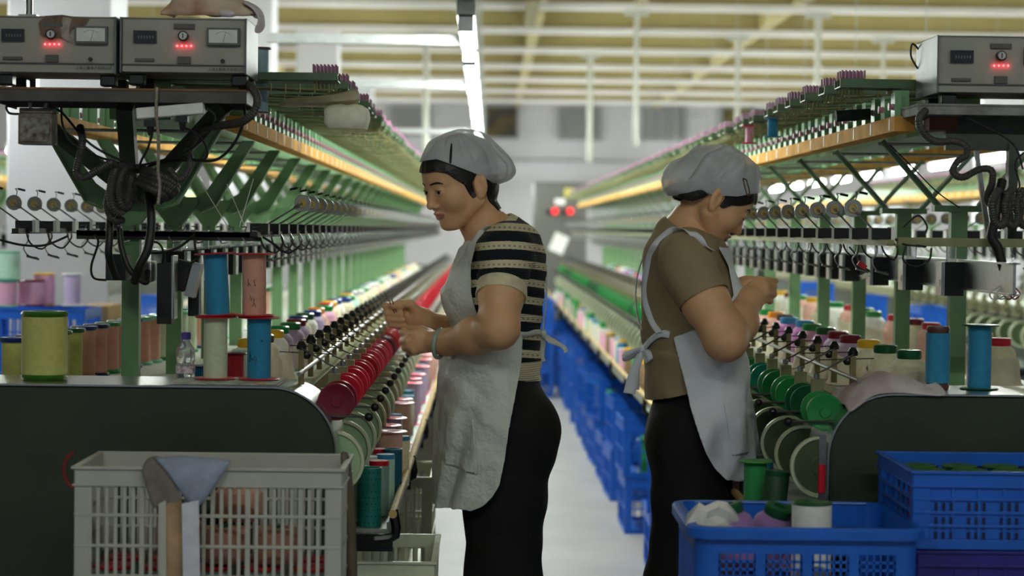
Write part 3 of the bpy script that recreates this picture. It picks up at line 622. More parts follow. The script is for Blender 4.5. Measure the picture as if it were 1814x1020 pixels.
lil = sp('pinkred', 'lilac', r=.026, h=.14, rf=.042); pnk = sp('rose', 'peach', r=.033, h=.145, rf=.046)
ztr = .7005
for kd, px, Y, lb in [(tk, 656, 4.70, 'teal perforated tube at the near end of the tray'), (pgt, 632, 4.76, 'pale green tube beside the teal perforated tube, against the machine'), (greyt, 672, 4.86, 'grey tube with bright red rim behind the teal perforated tube'), (pgt, 651, 4.95, 'pale green tube behind the first pale green tube'), (mintt, 683, 4.98, 'mint tube with blue rim on the tray'), (tk2, 696, 5.10, 'petrol blue perforated tube on the tray by the bamboo rail'), (greyt, 668, 5.12, 'grey tube with red rim further along the tray'), (creamt, 710, 5.42, 'cream tube with blue rim beside the bamboo rail'), (pnk, 690, 5.40, 'stubby spool with a pale rose flange on the tray')]:
    kd.put((P(px, 800, Y).x, Y, ztr), lb)
k = 0
for i in range(38):
    y = 5.62+.22*i; kd, nm2 = R.choice([(lil, 'lilac'), (lil, 'lilac'), (pnk, 'peach'), (creamt, 'cream'), (mintt, 'mint'), (pnk, 'peach'), (lil, 'lilac')])
    for xx, yo in (((-.252, 0), (-.335, .105)) if i % 2 else ((-.26, 0),)):
        k += 1; kd.put((xx+R.uniform(-.005, .005), y+yo+R.uniform(-.006, .006), ztr), '%s package on the aisle tray, %s, of the %s' % (nth(k), nm2, LM), 'spools and tubes along the aisle tray of the '+LM)
pile = [('pinkred', .005), ('pinkred', .01)]
# right tray
brn = pkg_tube(MT('brown_paper_tube', (130, 100, 66), .6, noise=.3, scale=60), plast('yellow', PC['yellow']), .024, .135)
grt = sp('brightgreen', 'green', r=.026, h=.15, rf=.04); dgt = pkg_tube(MT('dark_green_yarn', (24, 66, 36), .6), plast('darkgreen', PC['darkgreen']), .027, .14)
pk = sp('white', 'pink', r=.03, h=.12, rf=.036); whs = sp('mint', 'white', r=.03, h=.12, rf=.04); blt = pkg_tube(yarn('blue', YC['blue']), plast('skyblue', PC['skyblue']), .024, .13)
k = 0
for i in range(60):
    y = 4.95+.24*i; c, nm2 = R.choice([(pk, 'pink'), (pk, 'pink'), (brn, 'brown'), (whs, 'white'), (blt, 'blue'), (grt, 'green'), (creamt, 'cream')])
    if i in (26, 27, 28): c, nm2 = pk, 'pink'
    if i == 14: c, nm2 = brn, 'brown'
    if i == 8: c, nm2 = blt, 'blue'
    k += 1; c.put((.64+R.uniform(-.01, .015), y, ztr), '%s package on the aisle tray, %s, of the %s' % (nth(k), nm2, RM), 'spools and tubes along the aisle tray of the '+RM)
grt.put((P(1338, 860, 4.74).x, 4.74, ztr), 'bright green spool under the friction wheels beside the machine end')
dgt.put((P(1366, 870, 4.64).x, 4.64, ztr), 'dark green tube leaning against the bright green spool', rot=(0, .10, 0))

# ------------------------------------------------------------------ plastic crates
def crate_mesh(w_, d_, h_, cols=6, rows=4, rim=.03, slots=9, t=.006, big=False):
    "open slatted crate, origin at bottom centre"
    m = M(); a, b = w_/2, d_/2
    m.box(-a+.004, a-.004, -b+.004, b-.004, 0, .006)
    def side(L, fn):
        post = .028
        fn(m, -L/2+.0008, L/2-.0008, h_-rim, h_-.0006, .0012); fn(m, -L/2+.0006, L/2-.0006, .0006, .02, .0009)
        for s_ in (-1, 1): fn(m, *sorted((s_*(L/2-.0004), s_*(L/2-post))), .0003, h_-.0010, .0005)
        inner = L-2*post
        hs = [(.02+(h_-rim-.02)*i/rows) for i in range(1, rows)]
        for z in hs: fn(m, -L/2+.001, L/2-.001, z-.003, z+.003, .0015)
        n = slots; pitch = inner/n
        for i in range(n+1):
            x = -L/2+post+pitch*i; wv = .0035 if i % 6 else .005
            fn(m, x-wv, x+wv, .001, h_-rim+.002, 0)
    def fr(m, x0, x1, z0, z1, o=0): m.box(x0, x1, -b-o, -b+t+o, z0, z1)
    def bk(m, x0, x1, z0, z1, o=0): m.box(x0, x1, b-t-o, b+o, z0, z1)
    def lf(m, x0, x1, z0, z1, o=0): m.box(-a-o-.0002, -a+t+o-.0002, x0+.0021, x1-.0023, z0+.0001, z1-.0002) if x1-x0 > .005 else None
    def rt(m, x0, x1, z0, z1, o=0): m.box(a-t-o+.0002, a+o+.0002, x0+.0021, x1-.0023, z0+.0001, z1-.0002) if x1-x0 > .005 else None
    side(w_, fr); side(w_, bk); ns = slots; slots = max(3, int(slots*d_/w_)); side(d_, lf); side(d_, rt)
    # flat rim lip
    for x0, x1, y0, y1 in ((-a-.006, a+.006, -b-.006, -b+.004), (-a-.006, a+.006, b-.004, b+.006), (-a-.006, -a+.004, -b, b), (a-.004, a+.006, -b, b)): m.box(x0, x1, y0, y1, h_-.005, h_+(.0004 if x1-x0 > .1 else 0))
    for x0, x1, y0, y1 in ((-a-.004, a+.004, -b-.004, -b+.004), (-a-.004, a+.004, b-.004, b+.004), (-a-.004, -a+.004, -b, b), (a-.004, a+.004, -b, b)): m.box(x0, x1, y0, y1, h_-rim-.003, h_-rim+.001)
    return m
whc = MT('white_crate_plastic', (182, 182, 174), .45, noise=.08, scale=6); whc.node_tree.nodes['Principled BSDF'].inputs['Subsurface Weight'].default_value = 0
blc = MT('blue_crate_plastic', (24, 96, 202), .38, noise=.12, scale=6)
dbc = MT('violet_blue_crate_plastic', (40, 34, 130), .4, noise=.15, scale=6)
# white crate in front of the striped worker's machine, standing on a stack of its like
Yf = 4.02; wq = P(132, 822, Yf); we = P(606, 826, Yf); W1 = we.x-wq.x; D1 = .27; zr = wq.z-.004; H1 = .285
def white_crate(z, lb):
    m = crate_mesh(W1, D1, H1, rows=4, slots=29 if False else 27, rim=.034); m.v = [(x+(wq.x+we.x)/2, y+Yf+D1/2, z_+z) for x, y, z_ in m.v]
    return tag(build(m, 'plastic_crate', whc, bevel=.0012), lb, 'crate')
white_crate(zr-H1, 'dirty white slatted crate holding pink and red spools, top of its stack')
white_crate(zr-2*H1-.002, 'white slatted crate directly under the crate with the folded rag')
white_crate(zr-3*H1-.004, 'white slatted crate at the bottom of the stack near the machine end')
tag(build(M().box(wq.x+.02, we.x-.02, Yf+.01, Yf+D1-.01, 0, zr-3*H1-.004), 'pallet_block', MT('raw_wood', (150, 120, 80), .7)), 'low wooden block under the stack of white crates', 'block')
# contents of the white crate
zb = zr-H1+.007; xc = (wq.x+we.x)/2
for i in range(5):
    x = xc-.19+.095*i
    for j in range(2):
        sp('red', 'mint', r=.03, h=.082, rf=.041, tf=.007).put((x, Yf+.075+.105*j, zb), 'red-rimmed mint spool in the white crate, %s from the grille, %s along' % (('first', 'second')[j], ONES[i+1]), 'mint spools lying at the bottom of the white crate')
fat = Kind(lambda: (lambda t: (build(M().lathe([(.01, 0), (.038, 0), (.046, .012), (.046, .055), (.038, .066), (.01, .066)], (0, 0, 0), 'Z', 28), 'yarn', yarn('skin', YC['skin']), t, True), build(M().lathe([(.009, -.003), (.012, -.003), (.012, .072), (.009, .072)], (0, 0, 0), 'Z', 16), 'core_tube', plast('darkgreen', PC['darkgreen']), t, True), t)[2])(thing('yarn_package', 'x', 'yarn package')))
for x, y, z, lb in [(xc+.02, .085, .088, 'plump pink yarn package against the grille beside the white strip'), (xc+.125, .085, .088, 'plump pink yarn package against the grille near the crate corner'), (xc+.04, .16, .158, 'plump pink yarn package highest in the white crate'), (xc-.08, .19, .088, 'plump pink yarn package at the back of the white crate')]:
    fat.put((x, Yf+y, zb+z), lb)
# rag on the crate rim, plain strip hanging below
def drape(name, pts_grid, mats, lb, cat, th=.0025, parent=None, group=None):
    o = build(M().surf(pts_grid), name, mats, parent, angle=70)
    sm = o.modifiers.new('sub', 'SUBSURF'); sm.levels = 2; sm.render_levels = 2
    so = o.modifiers.new('thick', 'SOLIDIFY'); so.thickness = th; so.offset = 0
    if not parent: tag(o, lb, cat, group)
    return o
fy = Yf-.012
def FP(px, py, dy=0): q = P(px, py, fy+dy); return (q.x, q.y, q.z)
ragb = MT('blue_grey_rag', (150, 160, 186), .95, noise=.15, scale=30, bump=.5, bscale=300); ragg = MT('taupe_rag', (120, 112, 106), .95, noise=.15, scale=30, bump=.5, bscale=300)
rag = thing('cleaning_rag', 'folded blue and taupe cleaning rag hanging over the white crate rim', 'rag', (P(330, 830, fy).x, fy, P(330, 830, fy).z))
g1 = [[FP(276, 812, .05), FP(320, 806, .05), FP(365, 811, .05), FP(409, 816, .05)], [FP(272, 810, .0), FP(315, 806, 0), FP(365, 809, 0), FP(411, 816, 0)], [FP(292, 830, -.006), FP(320, 832, -.01), FP(360, 836, -.012), FP(400, 830, -.006)], [FP(306, 850, -.008), FP(326, 858, -.014), FP(356, 862, -.016), FP(386, 852, -.008)], [FP(324, 876, -.006), FP(334, 880, -.012), FP(352, 888, -.014), FP(372, 874, -.006)], [FP(338, 892, -.004), FP(342, 896, -.008), FP(347, 898, -.008), FP(354, 894, -.004)]]
drape('blue_layer', g1, ragb, '', '', parent=rag)
g2 = [[FP(262, 812, .04), FP(272, 808, .04), FP(290, 810, .04)], [FP(254, 824, 0), FP(268, 810, 0), FP(296, 822, 0)], [FP(251, 836, -.004), FP(272, 834, -.004), FP(308, 850, -.004)], [FP(258, 860, -.004), FP(282, 862, -.005), FP(318, 872, -.004)], [FP(266, 886, -.004), FP(290, 886, -.005), FP(326, 886, -.004)], [FP(272, 902, -.004), FP(292, 900, -.004), FP(318, 888, -.004)]]
drape('taupe_layer', g2, ragg, '', '', parent=rag)
strip = thing('cardboard_strip', 'stained white and brown cardboard strip leaning on the white crate', 'strip', (P(318, 960, fy-.02).x, fy-.02, 0))
for (a0, a1, b0, b1, m_, dy, nm3) in ((281, 294, 286, 302, whc, -.012, 'edge_fold'), (294, 322, 302, 330, MT('stained_cardboard', (170, 140, 110), .8, noise=.5, scale=9), -.008, 'inner_face'), (322, 352, 330, 358, MT('white_card', (206, 208, 222), .7, noise=.1), -.018, 'edge_fold')):
    q0 = P(a0, 892, fy+dy); q1 = P(a1, 886, fy+dy); 
    r0 = P(b0, 1060, fy+dy-.01); r1 = P(b1, 1060, fy+dy-.01)
    k0 = (q0.x+(r0.x-q0.x)*q0.z/(q0.z-r0.z)*.35); dz = .62
    m = M(); sx = (r0.x-q0.x)/(q0.z-r0.z)
    lo = .02
    vs = []
    for yy in (0, .002):
        vs += [(q0.x, q0.y+yy, q0.z), (q1.x, q1.y+yy, q1.z), (q1.x+sx*.5*(q1.z-lo), q1.y+yy-.05, lo), (q0.x+sx*.5*(q0.z-lo), q0.y+yy-.05, lo)]
    m.add(vs, [(0, 1, 2, 3), (7, 6, 5, 4), (0, 4, 5, 1), (1, 5, 6, 2), (2, 6, 7, 3), (3, 7, 4, 0)])
    build(m, nm3, m_, strip)
# canvas sack edge hanging at the crate corner
g3 = [[FP(604+a, 800, .06-.0*i), FP(612+a, 802, .03), FP(618+a, 806, .06)] for i, a in enumerate([0])]
drape('canvas_sheet', [[FP(602, 798, .20), FP(613, 800, .19), FP(618, 806, .22)], [FP(606, 830, .18), FP(616, 832, .165), FP(622, 832, .2)], [FP(610, 880, .18), FP(618, 882, .16), FP(627, 884, .19)], [FP(609, 940, .18), FP(620, 944, .155), FP(630, 944, .19)], [FP(610, 1000, .18), FP(622, 1004, .15), FP(632, 1004, .19)], [FP(610, 1200, .18), FP(624, 1200, .15), FP(636, 1200, .19)]], MT('brown_canvas', (110, 98, 84), .95, noise=.3, scale=14, bump=.5), 'brown canvas sheet hanging between the white crate and the machine end', 'canvas')
# red mark on the end panel behind the crate
q = P(135, 832, 4.497); rm_ = M()
o_ = [(q.x+(.03)*math.cos(a), q.z+.042*math.sin(a)) for a in [math.pi*(.55+.9*i/10) for i in range(11)]]
i_ = [(q.x+(.022)*math.cos(a), q.z+.034*math.sin(a)) for a in [math.pi*(.55+.9*i/10) for i in range(11)]]
rm_.surf([[(x, 4.4985, z) for x, z in o_], [(x, 4.4985, z) for x, z in i_]])
build(rm_, 'painted_mark', MT('faded_red_paint', (120, 30, 34), .6), mL)
# white crates under the aisle tray
wcs = crate_mesh(.30, .42, .27, rows=3, slots=10); 
def wc(x, y, z, lb, n=[None]):
    m = M(); m.v = [(x+a, y+b, z+c) for a, b, c in wcs.v]; m.f = wcs.f; m.m = wcs.m
    if n[0] is None: n[0] = build(m, 'plastic_crate', cream); return tag(n[0], lb, 'crate', 'white crates on the aisle floor')
    o = n[0].copy(); COL.objects.link(o); o.location = (x, y, z); o['label'] = lb; return o
wc(-.26, 4.86, .36, 'white crate standing on another beside the machine end, nearest the camera'); wc(-.26, 4.86, .085, 'white crate under the nearest aisle crate')
wc(-.305, 6.45, .36, 'white crate standing on another under the bamboo rail'); wc(-.305, 6.45, .085, 'white crate under the second aisle crate')
for y, z in ((4.86, 0), (6.45, 0)): tag(build(M().box(-.42 if y < 5 else -.45, -.12 if y < 5 else -.16, y-.2, y+.2, 0, .085), 'wooden_block', MT('raw_wood')), 'low wooden block under the %s pair of white aisle crates' % ('nearest' if y < 5 else 'further'), 'block')
# blue crates along the far side of the aisle
bcs = crate_mesh(.30, .44, .255, rows=2, slots=5, rim=.05)
proto_b = None
def bluec(x, y, z, rz, lb, group):
    global proto_b
    if proto_b is None:
        proto_b = build(bcs, 'plastic_crate', blc, origin=(0, 0, 0)); tag(proto_b, lb, 'crate', group); proto_b.location = (x, y, z); proto_b.rotation_euler = (0, 0, rz); return proto_b
    o = proto_b.copy(); COL.objects.link(o); o.location = (x, y, z); o.rotation_euler = (0, 0, rz); o['label'] = lb; o['group'] = group; return o
k = 0
for i, y in enumerate([5.9, 6.5, 7.1, 7.75, 8.5, 9.75, 10.9, 11.6, 12.5, 13.3, 14.2, 15.2, 16.3, 17.4, 18.6, 19.8]):
    k += 1; g = 'blue crates along the aisle on the side of the brown-shirted worker'
    x = .80 if i < 5 else .775-.004*(i-5); rz = R.uniform(-.06, .06)
    bluec(x, y, .0, rz, '%s blue crate standing on the floor along the aisle' % nth(k), g)
    if i in (7, 10): continue
    bluec(x+R.uniform(-.02, .01), y+R.uniform(-.02, .02), .257, rz+R.uniform(-.12, .12), '%s blue crate of the upper layer along the aisle' % nth(k), g)
    kd, nm2 = R.choice([(pk, 'pink'), (whs, 'white'), (grt, 'green'), (blt, 'blue')])
    if i >= 5: kd.put((x-.05, y-.1, .266), '%s spool standing in the upper crates, %s' % (nth(k), nm2), 'spools in the blue aisle crates'); kd.put((x-.03, y+.05, .266), '%s spool standing further back in the upper crates, %s' % (nth(k), nm2), 'spools in the blue aisle crates')
# blue crates and spools far down the aisle on the striped worker's side
for i, (x, y) in enumerate([(-.10+.0*i, 15+1.1*i) for i in range(1)]): pass
for i, y in enumerate([17.5, 18.6, 19.8, 20.9]):
    for j in range(3): bluec(.40-.01*i, y, .257*j, R.uniform(-.1, .1), '%s blue crate stack at the aisle end, its %s crate from the floor' % (nth(i+1), ONES[j+1]), 'blue crates stacked at the far end of the aisle')
# blue crates left of the machine with boxes and pink spools
def fcrate(px0, px1, py, Y, n, lb):
    a = P(px0, py, Y); b = P(px1, py, Y); wd = b.x-a.x; m0 = crate_mesh(wd, .34, a.z/n-.002, rows=3, slots=12, rim=.035); g = lb
    for j in range(n):
        m = M(); m.v = [((a.x+b.x)/2+p[0], Y+.17+p[1], j*a.z/n+p[2]) for p in m0.v]; m.f = m0.f; m.m = m0.m
        tag(build(m, 'plastic_crate', blc), '%s, %s from the floor' % (lb, ONES[j+1]), 'crate', g)
    return a, b
a, b = fcrate(-40, 150, 545, 7.9, 4, 'blue crate of the stack in front of the white pillar')
bs = sp('mint', 'pink', r=.045, h=.10, rf=.05, tf=.008); bs2 = sp('darkred', 'pink', r=.05, h=.10, rf=.054, tf=.008)
for i, (px, kd, z, lb) in enumerate([(8, bs, 0, 'pink spool with mint rim at the end of the blue crate stack'), (45, bs2, 0, 'pink spool with maroon rim on the blue crate stack'), (12, sp('mint', 'mint', r=.05, h=.11, rf=.054, tf=.008), .10, 'mint spool stacked on a pink spool over the blue crates')]):
    kd.put((P(px, 500, 8.0).x, 8.0+.1*(i == 1), a.z+z+.001), lb)
for px, lb, cl in ((78, 'pale pink spool with yellow rim behind the blue crate stack', 'yellow'), (128, 'thin lilac spool behind the blue crate stack', 'white')):
    q = P(px, 545, 8.14); sp(cl, 'lilac' if cl == 'white' else 'pink', r=.03 if cl == 'white' else .04, h=.125, rf=.04, tf=.008).put((q.x, 8.14, a.z+.001), lb)
q0 = P(150, 540, 8.4); q1 = P(200, 575, 8.4)
tag(build(M().box(q0.x, q1.x, 8.3, 8.6, 0, q0.z), 'cardboard_box', MT('brown_cardboard', (176, 150, 106), .8, noise=.1)), 'tall brown cardboard box beside the blue crate stack', 'box')
fcrate(190, 290, 524, 11.5, 4, 'blue crate of the stack behind the brown cardboard box')
fcrate(1418, 1478, 500, 13.0, 4, 'blue crate of the stack beyond the brown-shirted worker\'s hands')
fcrate(1530, 1572, 523, 12.0, 4, 'blue crate of the middle stack beyond the green-bobbin machine')
fcrate(1632, 1682, 543, 11.0, 4, 'blue crate of the nearest stack beyond the green-bobbin machine')
# front blue crates by the brown-shirted worker's machine end
def round_crate(x0, x1, y0, y1, z0, z1, m_, lb, win_rows=3, rr=.035):
    t = thing('plastic_crate', lb, 'crate', ((x0+x1)/2, (y0+y1)/2, z0)); m = M()
    w_ = x1-x0; n = 5; p = w_/n
    def col(a, b_, z, zz, y, th=.006): m.box(a, b_, y, y+th, z, zz)
    for y in (y0, y1-.006):
        col(x0+rr, x1-rr, z1-.05, z1-.006, y); col(x0+rr, x1-rr, z0, z0+.05, y)
        cell = (w_-2*rr)/4
        for c in range(4):
            xa = x0+rr+cell*c; col(xa, xa+cell*.13, z0, z1-.05, y); col(xa+cell*.87, xa+cell, z0, z1-.05, y)
            nc = 5; hw_ = cell*.74/nc
            for i in range(nc+1): 
                xx = xa+cell*.13+hw_*i; col(xx-.0016, xx+.0016, z0+.03, z1-.05, y)
            zz = z1-.065
            while zz > z0+.05: col(xa+cell*.1, xa+cell*.9, zz-.0022, zz+.0022, y); zz -= .0145
    for x, s_ in ((x0, 1), (x1, -1)):
        xx = sorted((x, x+s_*.006)); m.box(xx[0], xx[1], y0+rr, y1-rr, z0, z0+.05); m.box(xx[0], xx[1], y0+rr, y1-rr, z1-.05, z1)
        yy = y0+rr
        while yy < y1-rr: m.box(xx[0], xx[1], yy, yy+.01, z0, z1-.04); yy += .035
    for cx_, cy_, a0 in ((x0+rr, y0+rr, math.pi), (x1-rr, y0+rr, 1.5*math.pi), (x1-rr, y1-rr, 0), (x0+rr, y1-rr, .5*math.pi)):
        pts = arc((cx_, cy_), rr, a0, a0+math.pi/2, 6); inn = arc((cx_, cy_), rr-.006, a0, a0+math.pi/2, 6)
        m.surf([[(x, y, z0) for x, y in pts], [(x, y, z1) for x, y in pts], [(x, y, z1) for x, y in inn], [(x, y, z0) for x, y in inn]])
    m.box(x0+.01, x1-.01, y0+.01, y1-.01, z0, z0+.006)
    build(m, 'body', m_, t)
    rim = M(); 
    lp = lambda e, z: [(x, y, z) for x, y in arc((x0+rr, y0+rr), rr+e, math.pi, 1.5*math.pi, 6)+arc((x1-rr, y0+rr), rr+e, 1.5*math.pi, 2*math.pi, 6)+arc((x1-rr, y1-rr), rr+e, 0, .5*math.pi, 6)+arc((x0+rr, y1-rr), rr+e, .5*math.pi, math.pi, 6)]
    rim.surf([lp(-.004, z1-.004), lp(-.002, z1), lp(.010, z1), lp(.014, z1-.005), lp(.014, z1-.022), lp(.011, z1-.022), lp(.009, z1-.006), lp(-.004, z1-.004)], closed=True)
    for i in range(6): xx = x0+rr+(w_-2*rr)*i/5; rim.box(xx-.002, xx+.002, y0-.012, y0, z1-.022, z1-.004)
    build(rim, 'rim', m_, t)
    return t
q0 = P(1232, 932, 3.95); q1 = P(1630, 932, 3.95); zfr = q0.z
round_crate(q0.x, q1.x, 3.95, 4.33, zfr-.26, zfr, blc, 'bright blue rounded crate with cones in it, in front of the brown-shirted worker')
round_crate(q0.x+.004, q1.x-.004, 3.955, 4.325, zfr-.525, zfr-.265, blc, 'blue rounded crate directly under the one with cones'); round_crate(q0.x+.004, q1.x-.004, 3.955, 4.325, 0, zfr-.53, blc, 'blue rounded crate at the bottom under the one with cones')
X0 = q0.x
q2 = P(1618, 834, 4.05)
def slat_crate(x0, y0, w_, d_, z1, h_, m_, lb, tilt=0):
    m = crate_mesh(w_, d_, h_, rows=4, slots=9, rim=.028, t=.007)
    m.box(-w_/2, w_/2, -d_/2+.003, -d_/2+.006, .02, h_-.03)  # closed panels behind the ribs
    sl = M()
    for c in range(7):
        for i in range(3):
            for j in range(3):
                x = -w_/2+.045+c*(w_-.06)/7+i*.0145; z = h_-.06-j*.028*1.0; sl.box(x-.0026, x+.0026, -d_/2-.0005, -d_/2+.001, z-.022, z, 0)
    for mm in (m, sl): mm.v = [(x0+w_/2+p[0], y0+d_/2+p[1], z1-h_+p[2]) for p in mm.v]
    t = thing('plastic_crate', lb, 'crate', (x0+w_/2, y0+d_/2, z1-h_)); build(m, 'body', m_, t, bevel=.001)
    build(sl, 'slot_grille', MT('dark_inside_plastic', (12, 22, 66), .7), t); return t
slat_crate(q2.x, 4.05, .50, .36, q2.z, .15, blc, 'deep blue crate filled with green-topped spools at the machine end')
slat_crate(q2.x+.01, 4.05, .48, .35, q2.z-.152, .26, dbc, 'dark violet crate under the crate of green-topped spools'); slat_crate(q2.x+.01, 4.05, .48, .35, q2.z-.414, q2.z-.414, dbc, 'violet crate standing on the floor under the dark violet crate')
for i in range(5):
    for j in range(3):
        yn = ['green', 'blue', 'peach', 'mint', 'red'][(i+2*j) % 5]
        sp('grass' if j else 'darkgreen', yn, r=.026, h=.128, rf=.037, tf=.005).put((q2.x+.06+.083*i, 4.12+.09*j, q2.z-.142), 'green-flanged spool, %s in the %s line of the deep blue crate' % (ONES[i+1], ONES[j+1]), 'green-flanged spools in the deep blue crate')
# things in the bright blue front crate
zf0 = zfr-.25
wsp = sp('darkgreen', 'white', r=.0385, h=.28, rf=.040, tf=.006); wsp.put((P(1438, 900, 4.1).x, 4.1, zf0), 'white spool with a dark green rim standing in the bright blue crate')
pc_ = yarn_cone('purple', 'darkgreen', False); pc_.put((P(1318, 900, 4.09).x, 4.09, zfr-.10), 'purple cone with dark green cap tilted in the bright blue crate', rot=(0, -.25, 0), scale=(1, 1, 1))
pc_.put((P(1345, 905, 4.2).x, 4.2, zfr-.11), 'purple cone lying behind the tilted purple cone', rot=(.2, .3, 0))
pc_.put((P(1395, 915, 4.21).x, 4.21, zfr-.12), 'purple cone half hidden behind the white spool', rot=(0, .2, 0))
for i in range(6): fat.put((X0+.05+.06*i, 4.02+.09*(i % 2), zf0+.01+.0*i), '%s pink yarn package low inside the bright blue crate' % nth(i+1), 'pink packages inside the bright blue crate')
def TP(px, py, Y): q = P(px, py, Y); return (q.x, q.y, q.z)
gt = []; rt_ = random.Random(5)
for j in range(5):
    row = []
    for i in range(6):
        u = i/5; v = j/4; top = (908, 888, 896, 884, 890, 912)[i]; base = 945
        q = P(1217+88*u+rt_.uniform(-4, 4), top+(base-top)*v+rt_.uniform(-3, 3), 3.985+.06*u+.016*((i+j) % 2)+rt_.uniform(0, .008)); row.append(tuple(q))
    gt.append(row)
tp_ = build(M().surf(gt), 'tissue_paper', MT('white_tissue', (236, 232, 226), .9, bump=.3, scale=20), angle=12); so_ = tp_.modifiers.new('thick', 'SOLIDIFY'); so_.thickness = .001
tag(tp_, 'crumpled white tissue sticking out of the bright blue crate corner', 'tissue')
# metal rod with red grip at the machine end
rg = thing('lever_rod', 'steel rod with a red grip against the machine end beside the wheels', 'lever', (P(1456, 900, 4.46).x, 4.46, .86))
x_ = P(1456, 850, 4.46).x; za = P(1456, 770, 4.46).z; zb_ = P(1456, 905, 4.46).z
build(M().box(x_-.007, x_+.007, 4.455, 4.462, zb_-.01, P(1456, 770, 4.46).z), 'rod', steel, rg); build(M().tube([(x_-.001, 4.458, P(1456, 822, 4.46).z), (x_-.001, 4.458, P(1456, 872, 4.46).z)], .0085, 10), 'grip', plast('red', PC['red']), rg)
for ch in ():
    pass
# grey rag on the machine end
def DP(px, py, Y): q = P(px, py, Y); return (q.x, q.y, q.z)
gr = []
for j, Y in enumerate([4.48, 4.52, 4.60, 4.68, 4.76]):
    row = []
    for i in range(15):
        u = i/14; x = P(1486+170*u, 690, 4.6).x; base = zt if x > .862 else zt-.135+math.sqrt(max(0, .135**2-(.862-x)**2))
        hgt = .006+.036*abs(math.sin(3.1*u+.3))*math.sin(math.pi*min(1, j/4+.05))+.006*math.sin(23*u+j*2.1)*(0 < j < 4)
        row.append((x+.006*math.sin(j*2.3+i), Y+.01*math.sin(i*1.3), base+max(.003, hgt)))
    if j == 0: row = [(a_, 4.489, c_-.010) for a_, b_, c_ in row]
    gr.append(row)
drape('cleaning_rag', gr, MT('grey_rag_stained', (214, 208, 210), .95, rgb2=(176, 150, 152), noise=.2, scale=9, bump=.6, bscale=200), 'crumpled grey rag with dark red stains on the machine end', 'rag')

